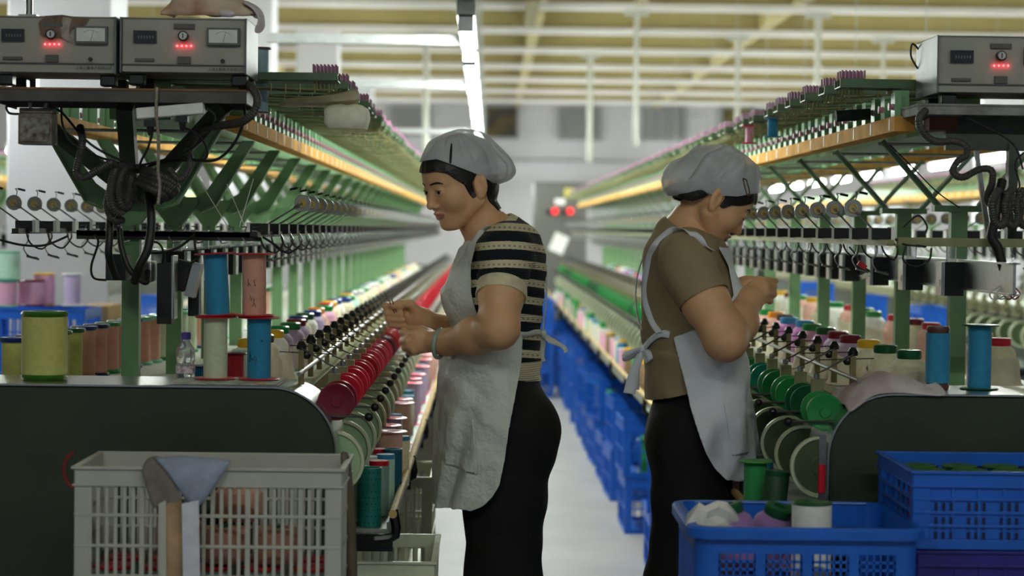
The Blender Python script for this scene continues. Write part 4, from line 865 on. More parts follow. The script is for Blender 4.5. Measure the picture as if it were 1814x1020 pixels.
# ------------------------------------------------------------------ control units, shelves and cables
boxm = MT('control_unit_grey_enamel', (150, 148, 138), .45, noise=.12, scale=9)
boxs = MT('control_unit_side_steel', (104, 110, 114), .5, .2, .15, 14)
dispm = MT('dark_display_window', (34, 36, 40), .25)
meterm = MT('meter_face', (206, 206, 200), .35)
ledm = MT('red_led_glow', (255, 50, 60), .4, emit=14, noise=0)
prt = MT('printed_grey', (84, 82, 78), .6)
YB0 = 4.60
def control_unit(px0, px1, py0, py1, ox, oy, lb, stain=False, ysh=0, text_on=True):
    a = P(px0, py0, YB0); b = P(px1, py1, YB0); x0, x1, z1, z0 = a.x, b.x, a.z, b.z
    t = thing('control_unit', lb, 'control unit', ((x0+x1)/2, YB0, z0))
    m = M().box(x0+.004, x1-.004, YB0+.004, YB0+.22, z0+.003, z1-.002).box(x0, x0+.004, YB0-.006, YB0+.222, z0, z1, 1).box(x1-.004, x1, YB0-.006, YB0+.222, z0, z1, 1).box(x0, x1, YB0, YB0+.222, z1-.003, z1, 0)
    build(m, 'casing', [boxm, boxs], t, bevel=.0012)
    def q(px, py): v = P(px+ox, py+oy, YB0); return v.x, v.z
    def plate(u0, u1, v0, v1, name, mt, y0=.003, y1=.0, par=t):
        xa, za = q(u0, v0); xb, zb_ = q(u1, v1); return build(M().box(xa, xb, YB0-y0, YB0-y1+.004, zb_, za), name, mt, par)
    plate(237, 277, 54, 76, 'display', dispm, .004)
    w_ = M()
    for i in range(6): xa, za = q(245+i*5, 66); w_.box(xa, xa+.0025, YB0-.0046, YB0-.004, za-.003, za+.003)
    build(w_, 'display_digits', MT('dim_digit', (92, 94, 98), .4), t)
    plate(308, 345, 42, 51, 'name_plate', prt, .002); plate(239, 273, 103, 108.5, 'label_plate', prt, .002)
    plate(315, 337, 100, 113, 'selector', prt, .004)
    xk, zk = q(325.5, 64.3); k = build(M().lathe([(0, 0), (.0112, 0), (.0112, .010), (.008, .011), (.008, .0135), (0, .0135)], (xk, YB0, zk), (0, -1, 0), 24, mis=[0, 0, 0, 1, 1]), 'dial_knob', [blackp, MT('dial_face', (190, 190, 186), .3, .3)], t)
    build(M().box(xk-.0012, xk+.0012, YB0-.0148, YB0-.0134, zk-.005, zk+.005), 'pointer', blackp, k)
    for i in range(4):
        xl, zl = q(314+8.2*i, 81.5); build(M().ball((xl, YB0-.001, zl), .0022, 0, 10), 'led', ledm, t)
    mf = plate(367, 425, 49.5, 81, 'meter', MT('meter_frame', (82, 84, 84), .4), .008); plate(371, 421, 53, 77, 'meter_window', meterm, .0095, .006, mf)
    xm, zm = q(396, 76); m = M().tube([(xm, YB0-.0098, zm), (xm+.006, YB0-.0098, zm+.022)], .0004, 4)
    m.tube([(xm+.022*math.cos(a_), YB0-.0098, zm+.003+.020*math.sin(a_)) for a_ in [math.pi*(.25+.5*i/10) for i in range(11)]], .0004, 4); build(m, 'meter_needle', blackp, mf)
    xk, zk = q(394.5, 108); build(M().lathe([(0, 0), (.0045, 0), (.004, .007), (0, .007)], (xk, YB0, zk), (0, -1, 0), 14), 'push_button', blackp, t)
    plate(214, 436, 114.5, 115.3, 'panel_line', prt, .0008)
    if text_on:
        cu = bpy.data.curves.new('maker_lettering', 'FONT'); cu.body = '上海上鑫电子有限公司'; cu.size = .0078; cu.extrude = .0002
        cu.materials.append(blackp); o_ = bpy.data.objects.new('tmp', cu); COL.objects.link(o_); bpy.context.view_layer.update(); me_ = bpy.data.meshes.new_from_object(o_.evaluated_get(bpy.context.evaluated_depsgraph_get())); bpy.data.objects.remove(o_)
        o = bpy.data.objects.new('maker_lettering', me_); COL.objects.link(o); o.parent = t
        xt, zt_ = q(368, 125); o.location = Vector((xt, YB0-.001, zt_))-wloc(t); o.rotation_euler = (math.pi/2, 0, 0)
    for px in (225, 408):
        xa, za = q(px, 132); xb, _ = q(px+27, 132); build(M().box(xa, xb, YB0+.02, YB0+.06, z0-.024, z0), 'foot', blackp, t, bevel=.003); build(M().box(xa, xb, YB0+.16, YB0+.2, z0-.024, z0), 'foot', blackp, t, bevel=.003)
    return t, q
cu1, q1f = control_unit(-20, 206, 27, 132, -234, -3, 'dusty control unit with a brown stain round its dial')
cu2, q2f = control_unit(213, 437, 30, 132, 0, 0, 'clean-faced control unit with the dirty cloth on top')
cu3, q3f = control_unit(1660, 1884, 62, 168, 1447, 35, 'lone control unit above the green-bobbin machine')
# stain and peeling tape on the first unit
def stain(pts, name, mt, y=.0012):
    return build(M().add([(P(px, py, YB0-y).x, YB0-y, P(px, py, YB0-y).z) for px, py in pts], [tuple(range(len(pts)))[::-1]]), name, mt, cu1)
stain([(68, 40), (80, 28), (110, 26), (132, 30), (158, 32), (150, 46), (128, 50), (116, 70), (104, 66), (92, 70), (72, 62)], 'rust_stain', MT('rust_stain', (112, 86, 72), .7, noise=.3, scale=60))
stain([(112, 30), (128, 32), (122, 52), (125, 76), (110, 66), (106, 46)], 'peeled_tape', MT('dull_tape', (150, 138, 128), .5, noise=.3, scale=80), .0016)
# shelves
def shelf(px0, px1, pyt, pyb, lb, m_, top, right=False):
    a = P(px0, pyt, YB0-.01); b = P(px1, pyb, YB0-.01); t = thing('control_shelf', lb, 'shelf', ((a.x+b.x)/2, YB0, b.z))
    build(M().box(a.x, b.x, YB0-.012, YB0-.006, b.z, a.z).box(a.x, b.x, YB0+.24, YB0+.246, b.z, a.z).box(a.x, a.x+.006, YB0-.01, YB0+.24, b.z, a.z).box(b.x-.006, b.x, YB0-.01, YB0+.24, b.z, a.z), 'fascia', m_, t, bevel=.001)
    build(M().box(a.x, b.x, YB0-.012, YB0+.246, a.z-.002, a.z+.0035), 'shelf_plate', top, t)
    return t, a, b
dshelf = MT('dark_shelf_steel', (70, 68, 64), .45, .2, .3, 18)
sh1, sa, sb_ = shelf(-25, 437, 156, 184, 'dark steel shelf carrying two control units', dshelf, MT('rusty_shelf_top', (120, 84, 56), .7, noise=.3, scale=20))
sh2, sc_, sd = shelf(1626, 1890, 186, 206, 'dusty grey shelf carrying the lone control unit', MT('dusty_grey_paint', (128, 126, 124), .8, noise=.3, scale=30), MT('dusty_grey_paint'))
# brackets that carry the shelves on the machine frame
Yp = 4.72
u0 = P(222, 184, Yp); u1 = P(238, 345, Yp+.24)
build(M().bar((u0.x, Yp, sb_.z), (u1.x, Yp+.20, 1.425), .036, .03), 'shelf_post', MT('dark_green_post', (52, 60, 48), .5), mL)
for (xa, ya), (xb, yb) in (((232, 345), (98, 232)), ((246, 345), (400, 188))):
    p_ = P(xa, ya, 4.9); q_ = P(xb, yb, 4.78); build(M().bar((p_.x, 4.94, p_.z), (q_.x, 4.76, q_.z), .034, .03), 'shelf_brace', MT('dark_green_post'), mL)
a = P(220, 345, 4.93); b = P(285, 362, 4.93); build(M().box(a.x, b.x, 4.93, 4.952, b.z, a.z).lathe([(0, 0), (.006, 0), (.005, .004), (0, .005)], (P(236, 320, 4.92).x, 4.935, P(236, 320, 4.92).z), (0, -1, 0), 10, 1), 'gusset_plate', [MT('dark_green_post'), steel], mL)
tb = M(); a = P(142, 408, 5.0); b = P(466, 411, 5.0)
tb.box(a.x, b.x, 4.955, 4.975, a.z-.012, a.z+.001).box(a.x, b.x, 4.955, 4.958, a.z-.02, a.z)
for i in range(15):
    x = a.x+(b.x-a.x)*(i+.5)/15; tb.box(x-.006, x+.006, 4.95, 4.978, a.z, a.z+.005, 1); tb.tube([(x+.005, 4.96, a.z+.004), (x+.009, 4.955, a.z+.013), (x-.004, 4.95, a.z+.012)], .0016, 5, 1)
    if i % 2: tb.tube([(x, 4.955, a.z-.012), (x+.01, 4.95, a.z-.026), (x+.025, 4.95, a.z-.022)], .0025, 5, 1)
build(tb, 'cross_channel', [darkm, steel], mL)
a = P(1588, 424, 4.62); b = P(1830, 440, 4.62)
ob = M(); ob.box(a.x, 1.45, 4.60, 4.62, 1.335, 1.352).box(a.x, 1.45, 4.60, 4.66, 1.3335, 1.3355)
build(ob, 'cross_channel', olive, mR)
for dx in (-.08, .09): build(M().bar((1.147+dx, 4.68, 1.56), (1.147+dx*.6, 4.68, 1.36), .01, .012), 'shelf_brace', steel, mR)
build(M().box(1.0, 1.30, 4.67, 4.69, 1.545, sd.z), 'shelf_post', MT('dark_green_post'), mR)
build(M().box(1.137, 1.157, 4.66, 4.69, 1.35, 1.56), 'shelf_post', MT('dark_green_post'), mR)
build(M().box(P(1640, 210, 4.7).x, P(1690, 210, 4.7).x, 4.66, 4.72, P(1660, 232, 4.7).z, sd.z), 'cable_block', MT('rust_brown_block', (104, 62, 34), .7, noise=.3), sh2)
# little meter box under the shelf
a = P(32, 200, 4.62); b = P(92, 256, 4.62)
mb_ = thing('junction_box', 'small stained glass-fronted box hanging under the dark shelf', 'junction box', ((a.x+b.x)/2, 4.62, b.z))
build(M().box(a.x, b.x, 4.62, 4.68, b.z, a.z).box(a.x-.0, b.x, 4.63, 4.67, a.z, a.z+.012), 'casing', MT('stained_dull_tin', (120, 116, 110), .5, .2, rgb2=(84, 66, 50), scale=50), mb_, bevel=.002)
build(M().box(a.x+.006, b.x-.006, 4.616, 4.62, b.z+.006, a.z-.010), 'window_plate', MT('stained_window', (140, 136, 130), .25, rgb2=(70, 56, 44), scale=70), mb_)
build(M().tube([(a.x+.02, 4.65, a.z+.01), (a.x+.02, 4.65, sb_.z)], .004).tube([(b.x-.02, 4.65, a.z+.01), (b.x-.02, 4.65, sb_.z)], .004), 'hanger', steel, mb_)
# power strip
a = P(243, 202, 4.6); b = P(362, 192, 4.6)
ps = thing('power_strip', 'white power strip with two black plugs hanging under the dark shelf', 'power strip', ((a.x+b.x)/2, 4.6, a.z-.02))
build(M().bar((a.x, 4.6, a.z), (b.x, 4.6, b.z), .024, .035), 'casing', white, ps, bevel=.003)
for px, py in ((266, 222), (323, 214)):
    c = P(px, py, 4.59); build(M().box(c.x-.012, c.x+.012, 4.58, 4.605, c.z-.003, c.z+.010).lathe([(.009, 0), (.006, .018), (.004, .022)], (c.x, 4.592, c.z), (0, 0, -1), 12), 'plug', blackp, ps)
# cords and ribbed conduits
def cord(pts, r, lb, name='electric_cable', m_=rubber, cat='cord', n=8, seg=8, parent=None, group=None):
    pp = [P(px, py, Y) for px, py, Y in pts]; o = build(M().tube(spline(pp, n), r, seg), name, m_, parent, angle=60)
    return o if parent else tag(o, lb, cat, group)
def conduit(pts, r, lb, parent=None, n=14):
    pp = spline([P(px, py, Y) for px, py, Y in pts], n); 
    # resample evenly and corrugate
    L = [0]; 
    for i in range(1, len(pp)): L.append(L[-1]+(pp[i]-pp[i-1]).length)
    st = .0026; out = []; rr = []; j = 0; k = 0; d = 0
    while d < L[-1]:
        while L[j+1] < d: j += 1
        t_ = (d-L[j])/max(1e-9, L[j+1]-L[j]); out.append(pp[j].lerp(pp[j+1], t_)); rr.append(r*(1.06 if k % 2 else .92)); k += 1; d += st
    o = build(M().tube(out, rr, 12), 'ribbed_conduit', MT('grey_ribbed_conduit', (58, 56, 54), .5, noise=.2), parent, angle=25)
    return o if parent else tag(o, lb, 'conduit')
conduit([(424, 148, 4.70), (440, 150, 4.64), (455, 170, 4.58), (452, 195, 4.56), (430, 215, 4.58), (395, 222, 4.66), (362, 228, 4.72), (340, 250, 4.74), (332, 275, 4.8)], .0088, 'grey ribbed conduit looping down from the shelf end beside the power strip')
conduit([(142, 225, 4.80), (146, 250, 4.72), (140, 280, 4.70), (136, 306, 4.70), (150, 314, 4.69), (176, 300, 4.68), (198, 288, 4.68), (204, 300, 4.70), (196, 330, 4.70), (190, 365, 4.70), (200, 388, 4.70), (218, 390, 4.74)], .0082, 'grey ribbed conduit hooked on the dark brace, hanging lowest of the coil')
conduit([(226, 294, 4.76), (206, 300, 4.70), (196, 335, 4.68), (200, 368, 4.68), (214, 376, 4.70), (226, 350, 4.72), (232, 310, 4.74)], .0092, 'coil of grey ribbed conduit wound round the machine post, outer turn')
conduit([(246, 300, 4.80), (222, 300, 4.72), (210, 330, 4.69), (214, 362, 4.69), (226, 366, 4.72), (236, 330, 4.75)], .0092, 'coil of grey ribbed conduit wound round the machine post, inner turn')
for i, (dx, dy) in enumerate([(0, 0), (3, 14), (0, 28), (-8, 38)]):
    conduit([(250+dx, 298+dy*.6, 4.78), (272+dx, 306+dy*.7, 4.68), (296+dx, 316+dy*.7, 4.68), (312+dx-.3*dy, 330+dy*.5, 4.70), (300+dx-.3*dy, 340+dy*.4, 4.76), (270, 332+dy*.5, 4.82)], .0085, 'grey conduit turn beside the dangling rope, %s from the top' % ONES[i+1])
conduit([(300, 300, 4.70), (318, 318, 4.68), (334, 300, 4.68), (337, 280, 4.70), (330, 266, 4.74)], .0075, 'short grey conduit bend under the power strip')
sleeve = MT('black_tape_sleeve', (16, 15, 15), .5, noise=.3, scale=30)
cord([(196, 380, 4.74), (194, 420, 4.72), (193, 455, 4.72), (205, 492, 4.76)], .0085, 'black taped cable bundle hanging before the machine post', 'cable_bundle', sleeve, 'cable', seg=12)
cord([(262, 345, 4.78), (267, 372, 4.74), (268, 400, 4.73), (262, 440, 4.72), (248, 470, 4.72), (238, 500, 4.74)], .0100, 'thick black taped cable bundle hanging beside the dangling rope', 'cable_bundle', sleeve, 'cable', seg=12)
cord([(212, 405, 4.75), (216, 440, 4.74), (230, 478, 4.73), (258, 500, 4.74), (262, 480, 4.76)], .007, 'black knot of taped cable at the bottom of the post', 'cable_bundle', sleeve, 'cable', seg=12)
blk = MT('black_box_paint', (18, 18, 19), .45)
def bbox_thing(name, px0, px1, py0, py1, Y, d, lb, m_, cat, par=None, bev=.002):
    a = P(px0, py0, Y); b = P(px1, py1, Y); o = build(M().box(a.x, b.x, Y, Y+d, b.z, a.z), name, m_, par, bevel=bev)
    return o if par else tag(o, lb, cat)
bbox_thing('relay_box', 187, 222, 450, 497, 4.80, .08, '', blk, '', mL); bbox_thing('relay_box', 246, 268, 462, 500, 4.84, .08, '', alu, '', mL); bbox_thing('relay_box', 240, 262, 465, 498, 4.83, .008, '', blk, '', mL)
bbox_thing('motor_box', 278, 303, 466, 574, 4.88, .06, '', blk, '', mL); bbox_thing('motor_box', 303, 308, 452, 566, 4.88, .06, '', alu, '', mL)
a = P(307, 466, 4.96); 
build(M().rbox((P(320, 488, 4.96).x, 4.98, P(320, 488, 4.96).z), (.03, .05, .07), Matrix.Rotation(.25, 3, 'Y'), 0).rbox((P(342, 496, 4.96).x, 4.985, P(342, 496, 4.96).z), (.022, .05, .08), Matrix.Rotation(.25, 3, 'Y'), 1), 'motor_box', [blk, alu], mL)
bbox_thing('motor_box', 352, 356, 448, 560, 5.05, .05, '', alu, '', mL); bbox_thing('motor_box', 333, 352, 500, 560, 5.05, .05, '', blk, '', mL)
for i, (pts, lb) in enumerate([
    ([(270, 236, 4.6), (262, 262, 4.62), (250, 285, 4.68), (246, 300, 4.74)], 'black cord dropping from the first plug of the power strip'),
    ([(326, 226, 4.6), (350, 238, 4.62), (366, 262, 4.64), (362, 282, 4.66), (330, 284, 4.7), (290, 286, 4.72), (250, 300, 4.76)], 'black cord curving from the second plug of the power strip'),
    ([(366, 192, 4.6), (380, 205, 4.6), (372, 232, 4.62), (340, 262, 4.66), (300, 280, 4.7), (250, 292, 4.74), (220, 286, 4.74), (160, 255, 4.72), (110, 200, 4.74), (90, 192, 4.7)], 'grey-black cord looping between the junction box and the power strip'),
    ([(433, 190, 4.66), (432, 215, 4.64), (414, 255, 4.64), (385, 282, 4.66), (350, 284, 4.68), (318, 276, 4.72)], 'black cord sweeping down from the end of the dark shelf'),
    ([(108, 190, 4.7), (112, 225, 4.7), (130, 255, 4.7), (170, 276, 4.72), (215, 290, 4.76)], 'thin black cord behind the small junction box'),
    ([(30, 192, 4.62), (12, 188, 4.62), (16, 200, 4.62), (34, 202, 4.63)], 'short black cord stub at the top of the junction box'),
    ([(0, 425, 4.95), (40, 434, 4.93), (80, 434, 4.92), (120, 418, 4.94)], 'black cord sagging under the cross channel'),
    ([(168, 416, 4.94), (174, 430, 4.92), (162, 470, 4.92), (166, 492, 4.92), (188, 496, 4.9)], 'black cord hanging from the cross channel to the relay box'),
    ([(268, 448, 4.9), (295, 446, 4.88), (320, 436, 4.88), (345, 416, 4.92)], 'black cord slung between the relay box and the cross channel'),
    ([(262, 428, 4.9), (280, 430, 4.88), (289, 445, 4.88), (288, 468, 4.9)], 'black cord entering the tall black motor box'),
    ([(344, 412, 4.93), (346, 440, 4.93), (352, 456, 4.94), (330, 470, 4.95)], 'black cord entering the tilted motor box'),
    ([(466, 420, 4.93), (485, 432, 4.92), (510, 448, 4.92), (530, 436, 4.93)], 'black cord loop hanging at the end of the cross channel'),
    ]): cord(pts, .0027 if i not in (3, 8) else .0032, lb)
cord([(278, 154, 4.575), (277, 200, 4.58), (281, 250, 4.6), (280, 300, 4.62), (283, 330, 4.62), (280, 362, 4.62)], .0036, 'frayed grey rope dangling in front of the dark shelf', 'hanging_rope', MT('grey_rope', (150, 142, 130), .95, noise=.3, scale=200, bump=.8), 'rope')
# cream twine crossing between the arms
for pts, lb in (([(357, 326, 5.1), (405, 404, 4.98)], 'white thread slanting down behind the arms, the longer of the crossed three'), ([(402, 326, 5.1), (435, 404, 4.98)], 'white thread slanting right behind the arms, in the crossed three'), ([(449, 316, 5.0), (424, 402, 4.97)], 'white thread slanting the other way across its two neighbours')):
    cord(pts, .0011, lb, 'thread', MT('white_thread', (236, 236, 230), .7), 'thread', n=2, seg=5)
# dirty cloth on the second unit
cg = []
Yc0 = 4.60
zc_ = P(300, 30, YB0).z
xa = P(288, 30, YB0).x; xb = P(448, 30, YB0).x
for j in range(-1, 7):
    row = []
    for i in range(13):
        u = i/12; v = max(0, j)/6; edge = min(1, 5*min(u, 1-u, v+.12, 1-v+.05)+.15)
        row.append((xa+(xb-xa)*u+.008*math.sin(j*1.7+i), 4.597+.17*v+.006*math.sin(i*1.9)-(.004 if j < 0 else 0), zc_+.004 if j < 0 else zc_+.004+edge*(.050+.010*math.sin(5*u+2*v)+.005*math.sin(13*u+5*v))))
    cg.append(row)
dc = thing('dirty_cloth', 'dirty beige cloth heaped on top of a control unit', 'cloth', ((xa+xb)/2, 4.68, zc_))
clm = MT('dirty_beige_cloth', (206, 186, 166), .95, rgb2=(168, 130, 108), scale=14, bump=.35, bscale=60)
drape('cloth_heap', cg, clm, '', '', parent=dc, th=.006)
tail = [[(xb-.03, 4.60, zc_+.035), (xb-.01, 4.64, zc_+.04), (xb-.02, 4.69, zc_+.03)], [(xb+.0, 4.59, zc_+.025), (xb+.018, 4.63, zc_+.026), (xb+.008, 4.68, zc_+.02)], [P(462, 36, 4.60), P(470, 32, 4.63), P(468, 40, 4.67)], [P(452, 50, 4.60), P(466, 40, 4.62), P(468, 44, 4.66)], [P(452, 58, 4.60), P(460, 60, 4.61), P(468, 50, 4.64)]]
drape('cloth_tail', [[tuple(p) for p in r_] for r_ in tail], MT('pale_cloth_corner', (206, 196, 200), .95, bump=.5, scale=40), '', '', parent=dc, th=.004)
build(M().ball(P(404, 24, 4.594), .012, 0, 12, (1.8, .8, .7)), 'rolled_edge', MT('pale_cloth_corner'), dc)
a = P(196/3.777, 40, 4.9)
tag(build(M().tube([(P(52, 20, 4.85).x, 4.85, 1.83), (P(52, 20, 4.85).x, 4.85, ZC)], .0085, 10).box(P(52, 20, 4.85).x-.02, P(52, 20, 4.85).x+.02, 4.83, 4.87, 1.66, 1.83), 'steel_conduit_pipe', steel), 'brownish steel pipe rising to the ceiling behind the dusty control unit', 'pipe')
# blue-grey yarn tube standing behind the second control unit
KT = sp('brown', 'blue', r=.026, h=.06)
bb = thing('yarn_spool', 'pale blue spool standing behind the clean-faced control unit', 'spool', (P(461, 150, 5.0).x, 5.0, 1.622))
build(M().lathe([(.012, .003), (.019, .003), (.019, .150), (.012, .150)], (0, 0, 0), 'Z', 24), 'yarn', MT('pale_blue_yarn', (150, 176, 190), .7), bb, True)
for z in (0, .150): build(M().lathe([(.012, z), (.026, z), (.026, z+.004), (.012, z+.004)], (0, 0, 0), 'Z', 24), 'flange', plast('brown', PC['brown']), bb, True)
# cloth bundles on the pin trays of the striped worker's machine
def bundle(px0, px1, py0, py1, Y, d, lb, m_):
    a = P(px0, py1, Y); b = P(px1, py0, Y); m = M(); n = 14; rows = []
    for j in range(6):
        row = []
        for i in range(n):
            an = 2*math.pi*i/n; cx = (a.x+b.x)/2; rx = (b.x-a.x)/2; t_ = j/5; sq = lambda v: math.copysign(abs(v)**.3, v)
            k = (.86, 1, 1.02, 1, .9, .2)[j]; row.append((cx+rx*k*sq(math.cos(an))+.004*math.sin(3*j+i), Y+d/2+d/2*k*sq(math.sin(an)), a.z+(b.z-a.z)*min(1, t_*1.22)+.003*math.sin(5*i+j)*(j > 2)))
        rows.append(row)
    m.surf(rows, closed=True); m.add(rows[0], [tuple(range(n))]); m.add(rows[-1], [tuple(range(n))[::-1]])
    o = build(m, 'cloth_bundle', m_, angle=70); sm = o.modifiers.new('s', 'SUBSURF'); sm.levels = sm.render_levels = 2; return tag(o, lb, 'cloth bundle')
yc_ = MT('pale_yellow_cloth', (252, 248, 214), .9, bump=.3, scale=30); yc_.node_tree.nodes['Principled BSDF'].inputs['Subsurface Weight'].default_value = .9; yc_.node_tree.nodes['Principled BSDF'].inputs['Subsurface Radius'].default_value = (.08, .08, .06); yc_.node_tree.nodes['Principled BSDF'].inputs['Subsurface Scale'].default_value = 1
bundle(571, 652, 184, 226, 5.0, .14, 'pale yellow folded cloth bundle hanging on the pin trays', yc_)
drape('cloth_strip', [[tuple(P(500, 175, 5.1)), tuple(P(540, 172, 5.1)), tuple(P(600, 168, 5.1)), tuple(P(636, 152, 5.1))], [tuple(P(495, 186, 5.05)), tuple(P(545, 182, 5.05)), tuple(P(605, 180, 5.05)), tuple(P(639, 178, 5.05))], [tuple(P(500, 190, 5.15)), tuple(P(545, 188, 5.15)), tuple(P(608, 188, 5.15)), tuple(P(630, 186, 5.15))]], MT('grey_cream_cloth', (190, 184, 160), .9, bump=.5, scale=30), 'grey-cream cloth strip lying across the pin trays above the yellow bundle', 'cloth')
# objects on the rail of the green-bobbin machine
def on_rail(px, py, Y, lb): return P(px, py, Y)
c = on_rail(1581, 200, 4.93, ''); jr = thing('glue_jar', 'small blue and white jar standing on the wooden rail', 'jar', (c.x+.002, 4.93, 1.6235))
build(M().lathe([(0, 0), (.017, 0), (.017, .036), (.0165, .055), (0, .055)], (0, 0, 0), 'Z', 20, mis=[1, 0, 1, 1]), 'body', [MT('jar_blue_label', (30, 110, 180), .4), white], jr, True); build(M().lathe([(0, .0555), (.018, .0555), (.018, .066), (0, .066)], (0, 0, 0), 'Z', 20), 'lid', MT('jar_lid_tan', (170, 150, 120), .5), jr, True)
c = P(1512, 227, 5.05); tag(build(M().tube([(c.x-.042, 5.05, 1.636), (c.x+.038, 5.05, 1.642)], .0135, 14), 'foam_roll', MT('black_green_foam', (20, 40, 34), .8)), 'dark green foam roll lying on the wooden rail near the jar', 'roll')
tp = sp('skyblue', 'blue', r=.014, h=.055, rf=.024); tp.put((P(1368, 265, 5.95).x, 5.95, 1.6235), 'small bright blue spool on the wooden rail above the winding wheels'); sp('pinkred', 'pink', r=.012, h=.055, rf=.024).put((P(1327, 275, 6.4).x, 6.4, 1.6235), 'small pink spool on the wooden rail above the brown-shirted worker')
# conduit and bundles by the lone control unit
conduit([(1640, 195, 4.58), (1628, 210, 4.56), (1634, 232, 4.56), (1656, 250, 4.56), (1690, 250, 4.56), (1710, 258, 4.56), (1712, 274, 4.56), (1696, 286, 4.56), (1688, 304, 4.56), (1705, 314, 4.56), (1735, 300, 4.56), (1756, 302, 4.56), (1757, 325, 4.57), (1748, 350, 4.6), (1758, 366, 4.62)], .0078, 'grey ribbed conduit snaking down from the lone control unit')
for i, (dx, yy) in enumerate([(0, 4.56), (22, 4.58), (44, 4.60)]):
    conduit([(1770+dx, 335, yy), (1758+dx, 360, yy-.01), (1762+dx, 392, yy), (1776+dx, 398, yy+.01), (1786+dx, 370, yy+.02), (1782+dx, 338, yy+.01)], .0088, 'hanging conduit coil beside the lone control unit, %s from the aisle' % ONES[i+1])
cord([(1775, 320, 4.6), (1768, 350, 4.58), (1762, 390, 4.57), (1757, 420, 4.57), (1768, 440, 4.57), (1776, 470, 4.57), (1786, 498, 4.57)], .0105, 'thick black taped cable bundle below the lone control unit', 'cable_bundle', sleeve, 'cable', seg=12)
wr = MT('red_brown_wire', (130, 30, 30), .5)
for i, (dx, cl, cn) in enumerate([(0, wr, 'red'), (7, wr, 'dark red'), (-8, white, 'white'), (-16, white, 'white curled')]):
    cord([(1787, 494, 4.57), (1790+dx, 508, 4.565), (1800+dx, 520, 4.56), (1786+dx*1.6, 530, 4.56), (1778+dx*1.5, 518, 4.56), (1790+dx, 505, 4.56)], .0018, 'loose %s wire end curling under the black cable bundle, %s of four' % (cn, ONES[i+1]), 'wire_end', cl, 'wire', seg=6)
for i, (pts, m_, lb) in enumerate([
    ([(1706, 205, 4.6), (1740, 222, 4.6), (1775, 240, 4.6), (1800, 262, 4.6), (1812, 300, 4.6)], rubber, 'black cord hanging in front of the frame under the lone control unit'),
    ([(1814, 270, 4.62), (1798, 290, 4.62), (1806, 330, 4.62), (1790, 345, 4.6)], rubber, 'black cord at the edge of the hanging conduit coils'),
    ([(1576, 256, 5.1), (1620, 300, 5.1), (1660, 340, 5.12), (1700, 368, 5.14)], wr, 'dark red wire running along the angled arm'),
    ([(1626, 122, 4.8), (1614, 100, 4.8), (1616, 78, 4.8), (1628, 88, 4.8)], rubber, 'thin black wire curl on the side of the lone control unit'),
    ([(1600, 402, 4.62), (1626, 382, 4.62), (1642, 400, 4.62), (1638, 414, 4.62)], rubber, 'black wire arc rising above the sensor boxes'),
    ([(1575, 415, 4.64), (1600, 432, 4.6), (1640, 437, 4.59), (1592, 430, 4.62)], rubber, 'black wire lying over the olive cross channel'),
    ([(1605, 436, 4.58), (1600, 460, 4.57), (1620, 472, 4.57), (1645, 462, 4.57), (1650, 440, 4.58)], rubber, 'black wire loop drooping before the nearest traverse motor'),
    ]): cord(pts, .0016 if m_ is wr else .0022, lb)
# red connector
c = P(1527, 470, 4.95); cc = thing('wire_connector', 'red connector with cream plug hanging among the traverse motors', 'connector', tuple(c))
build(M().rbox(c, (.022, .012, .012), Matrix.Rotation(.6, 3, 'Y')), 'red_plug', plast('red', PC['red']), cc, bevel=.001); c2 = P(1533, 488, 4.95); build(M().rbox(c2, (.022, .012, .010), Matrix.Rotation(-.5, 3, 'Y')), 'cream_plug', cream, cc, bevel=.001)
build(M().tube(spline([P(1530, 474, 4.95), P(1540, 480, 4.95), P(1536, 486, 4.95)], 4), .002).tube(spline([P(1520, 462, 4.95), P(1515, 450, 4.95), P(1505, 438, 4.93)], 4), .002), 'lead', blackp, cc)

# ------------------------------------------------------------------ the two workers: bodies grown from smooth distance fields
def V3(p): return np.array(p, dtype=np.float32)
def s_ball(p, c, r): return np.linalg.norm(p-V3(c), axis=-1)-r
def s_ell(p, c, r, rm=None):
    q = p-V3(c)
    if rm is not None: q = q @ np.array(rm, dtype=np.float32)
    r = V3(r); k0 = np.linalg.norm(q/r, axis=-1); k1 = np.linalg.norm(q/(r*r), axis=-1)+1e-9
    return k0*(k0-1)/k1
def s_cap(p, a, b, ra, rb=None):
    a = V3(a); b = V3(b); rb = ra if rb is None else rb; ab = b-a; t = np.clip(((p-a) @ ab)/float(ab @ ab), 0, 1)
    return np.linalg.norm(p-a-t[..., None]*ab, axis=-1)-(ra+(rb-ra)*t)
def smin(a, b, k):
    h = np.clip(.5+.5*(b-a)/k, 0, 1); return b+(a-b)*h-k*h*(1-h)
def smax(a, b, k): return -smin(-a, -b, k)
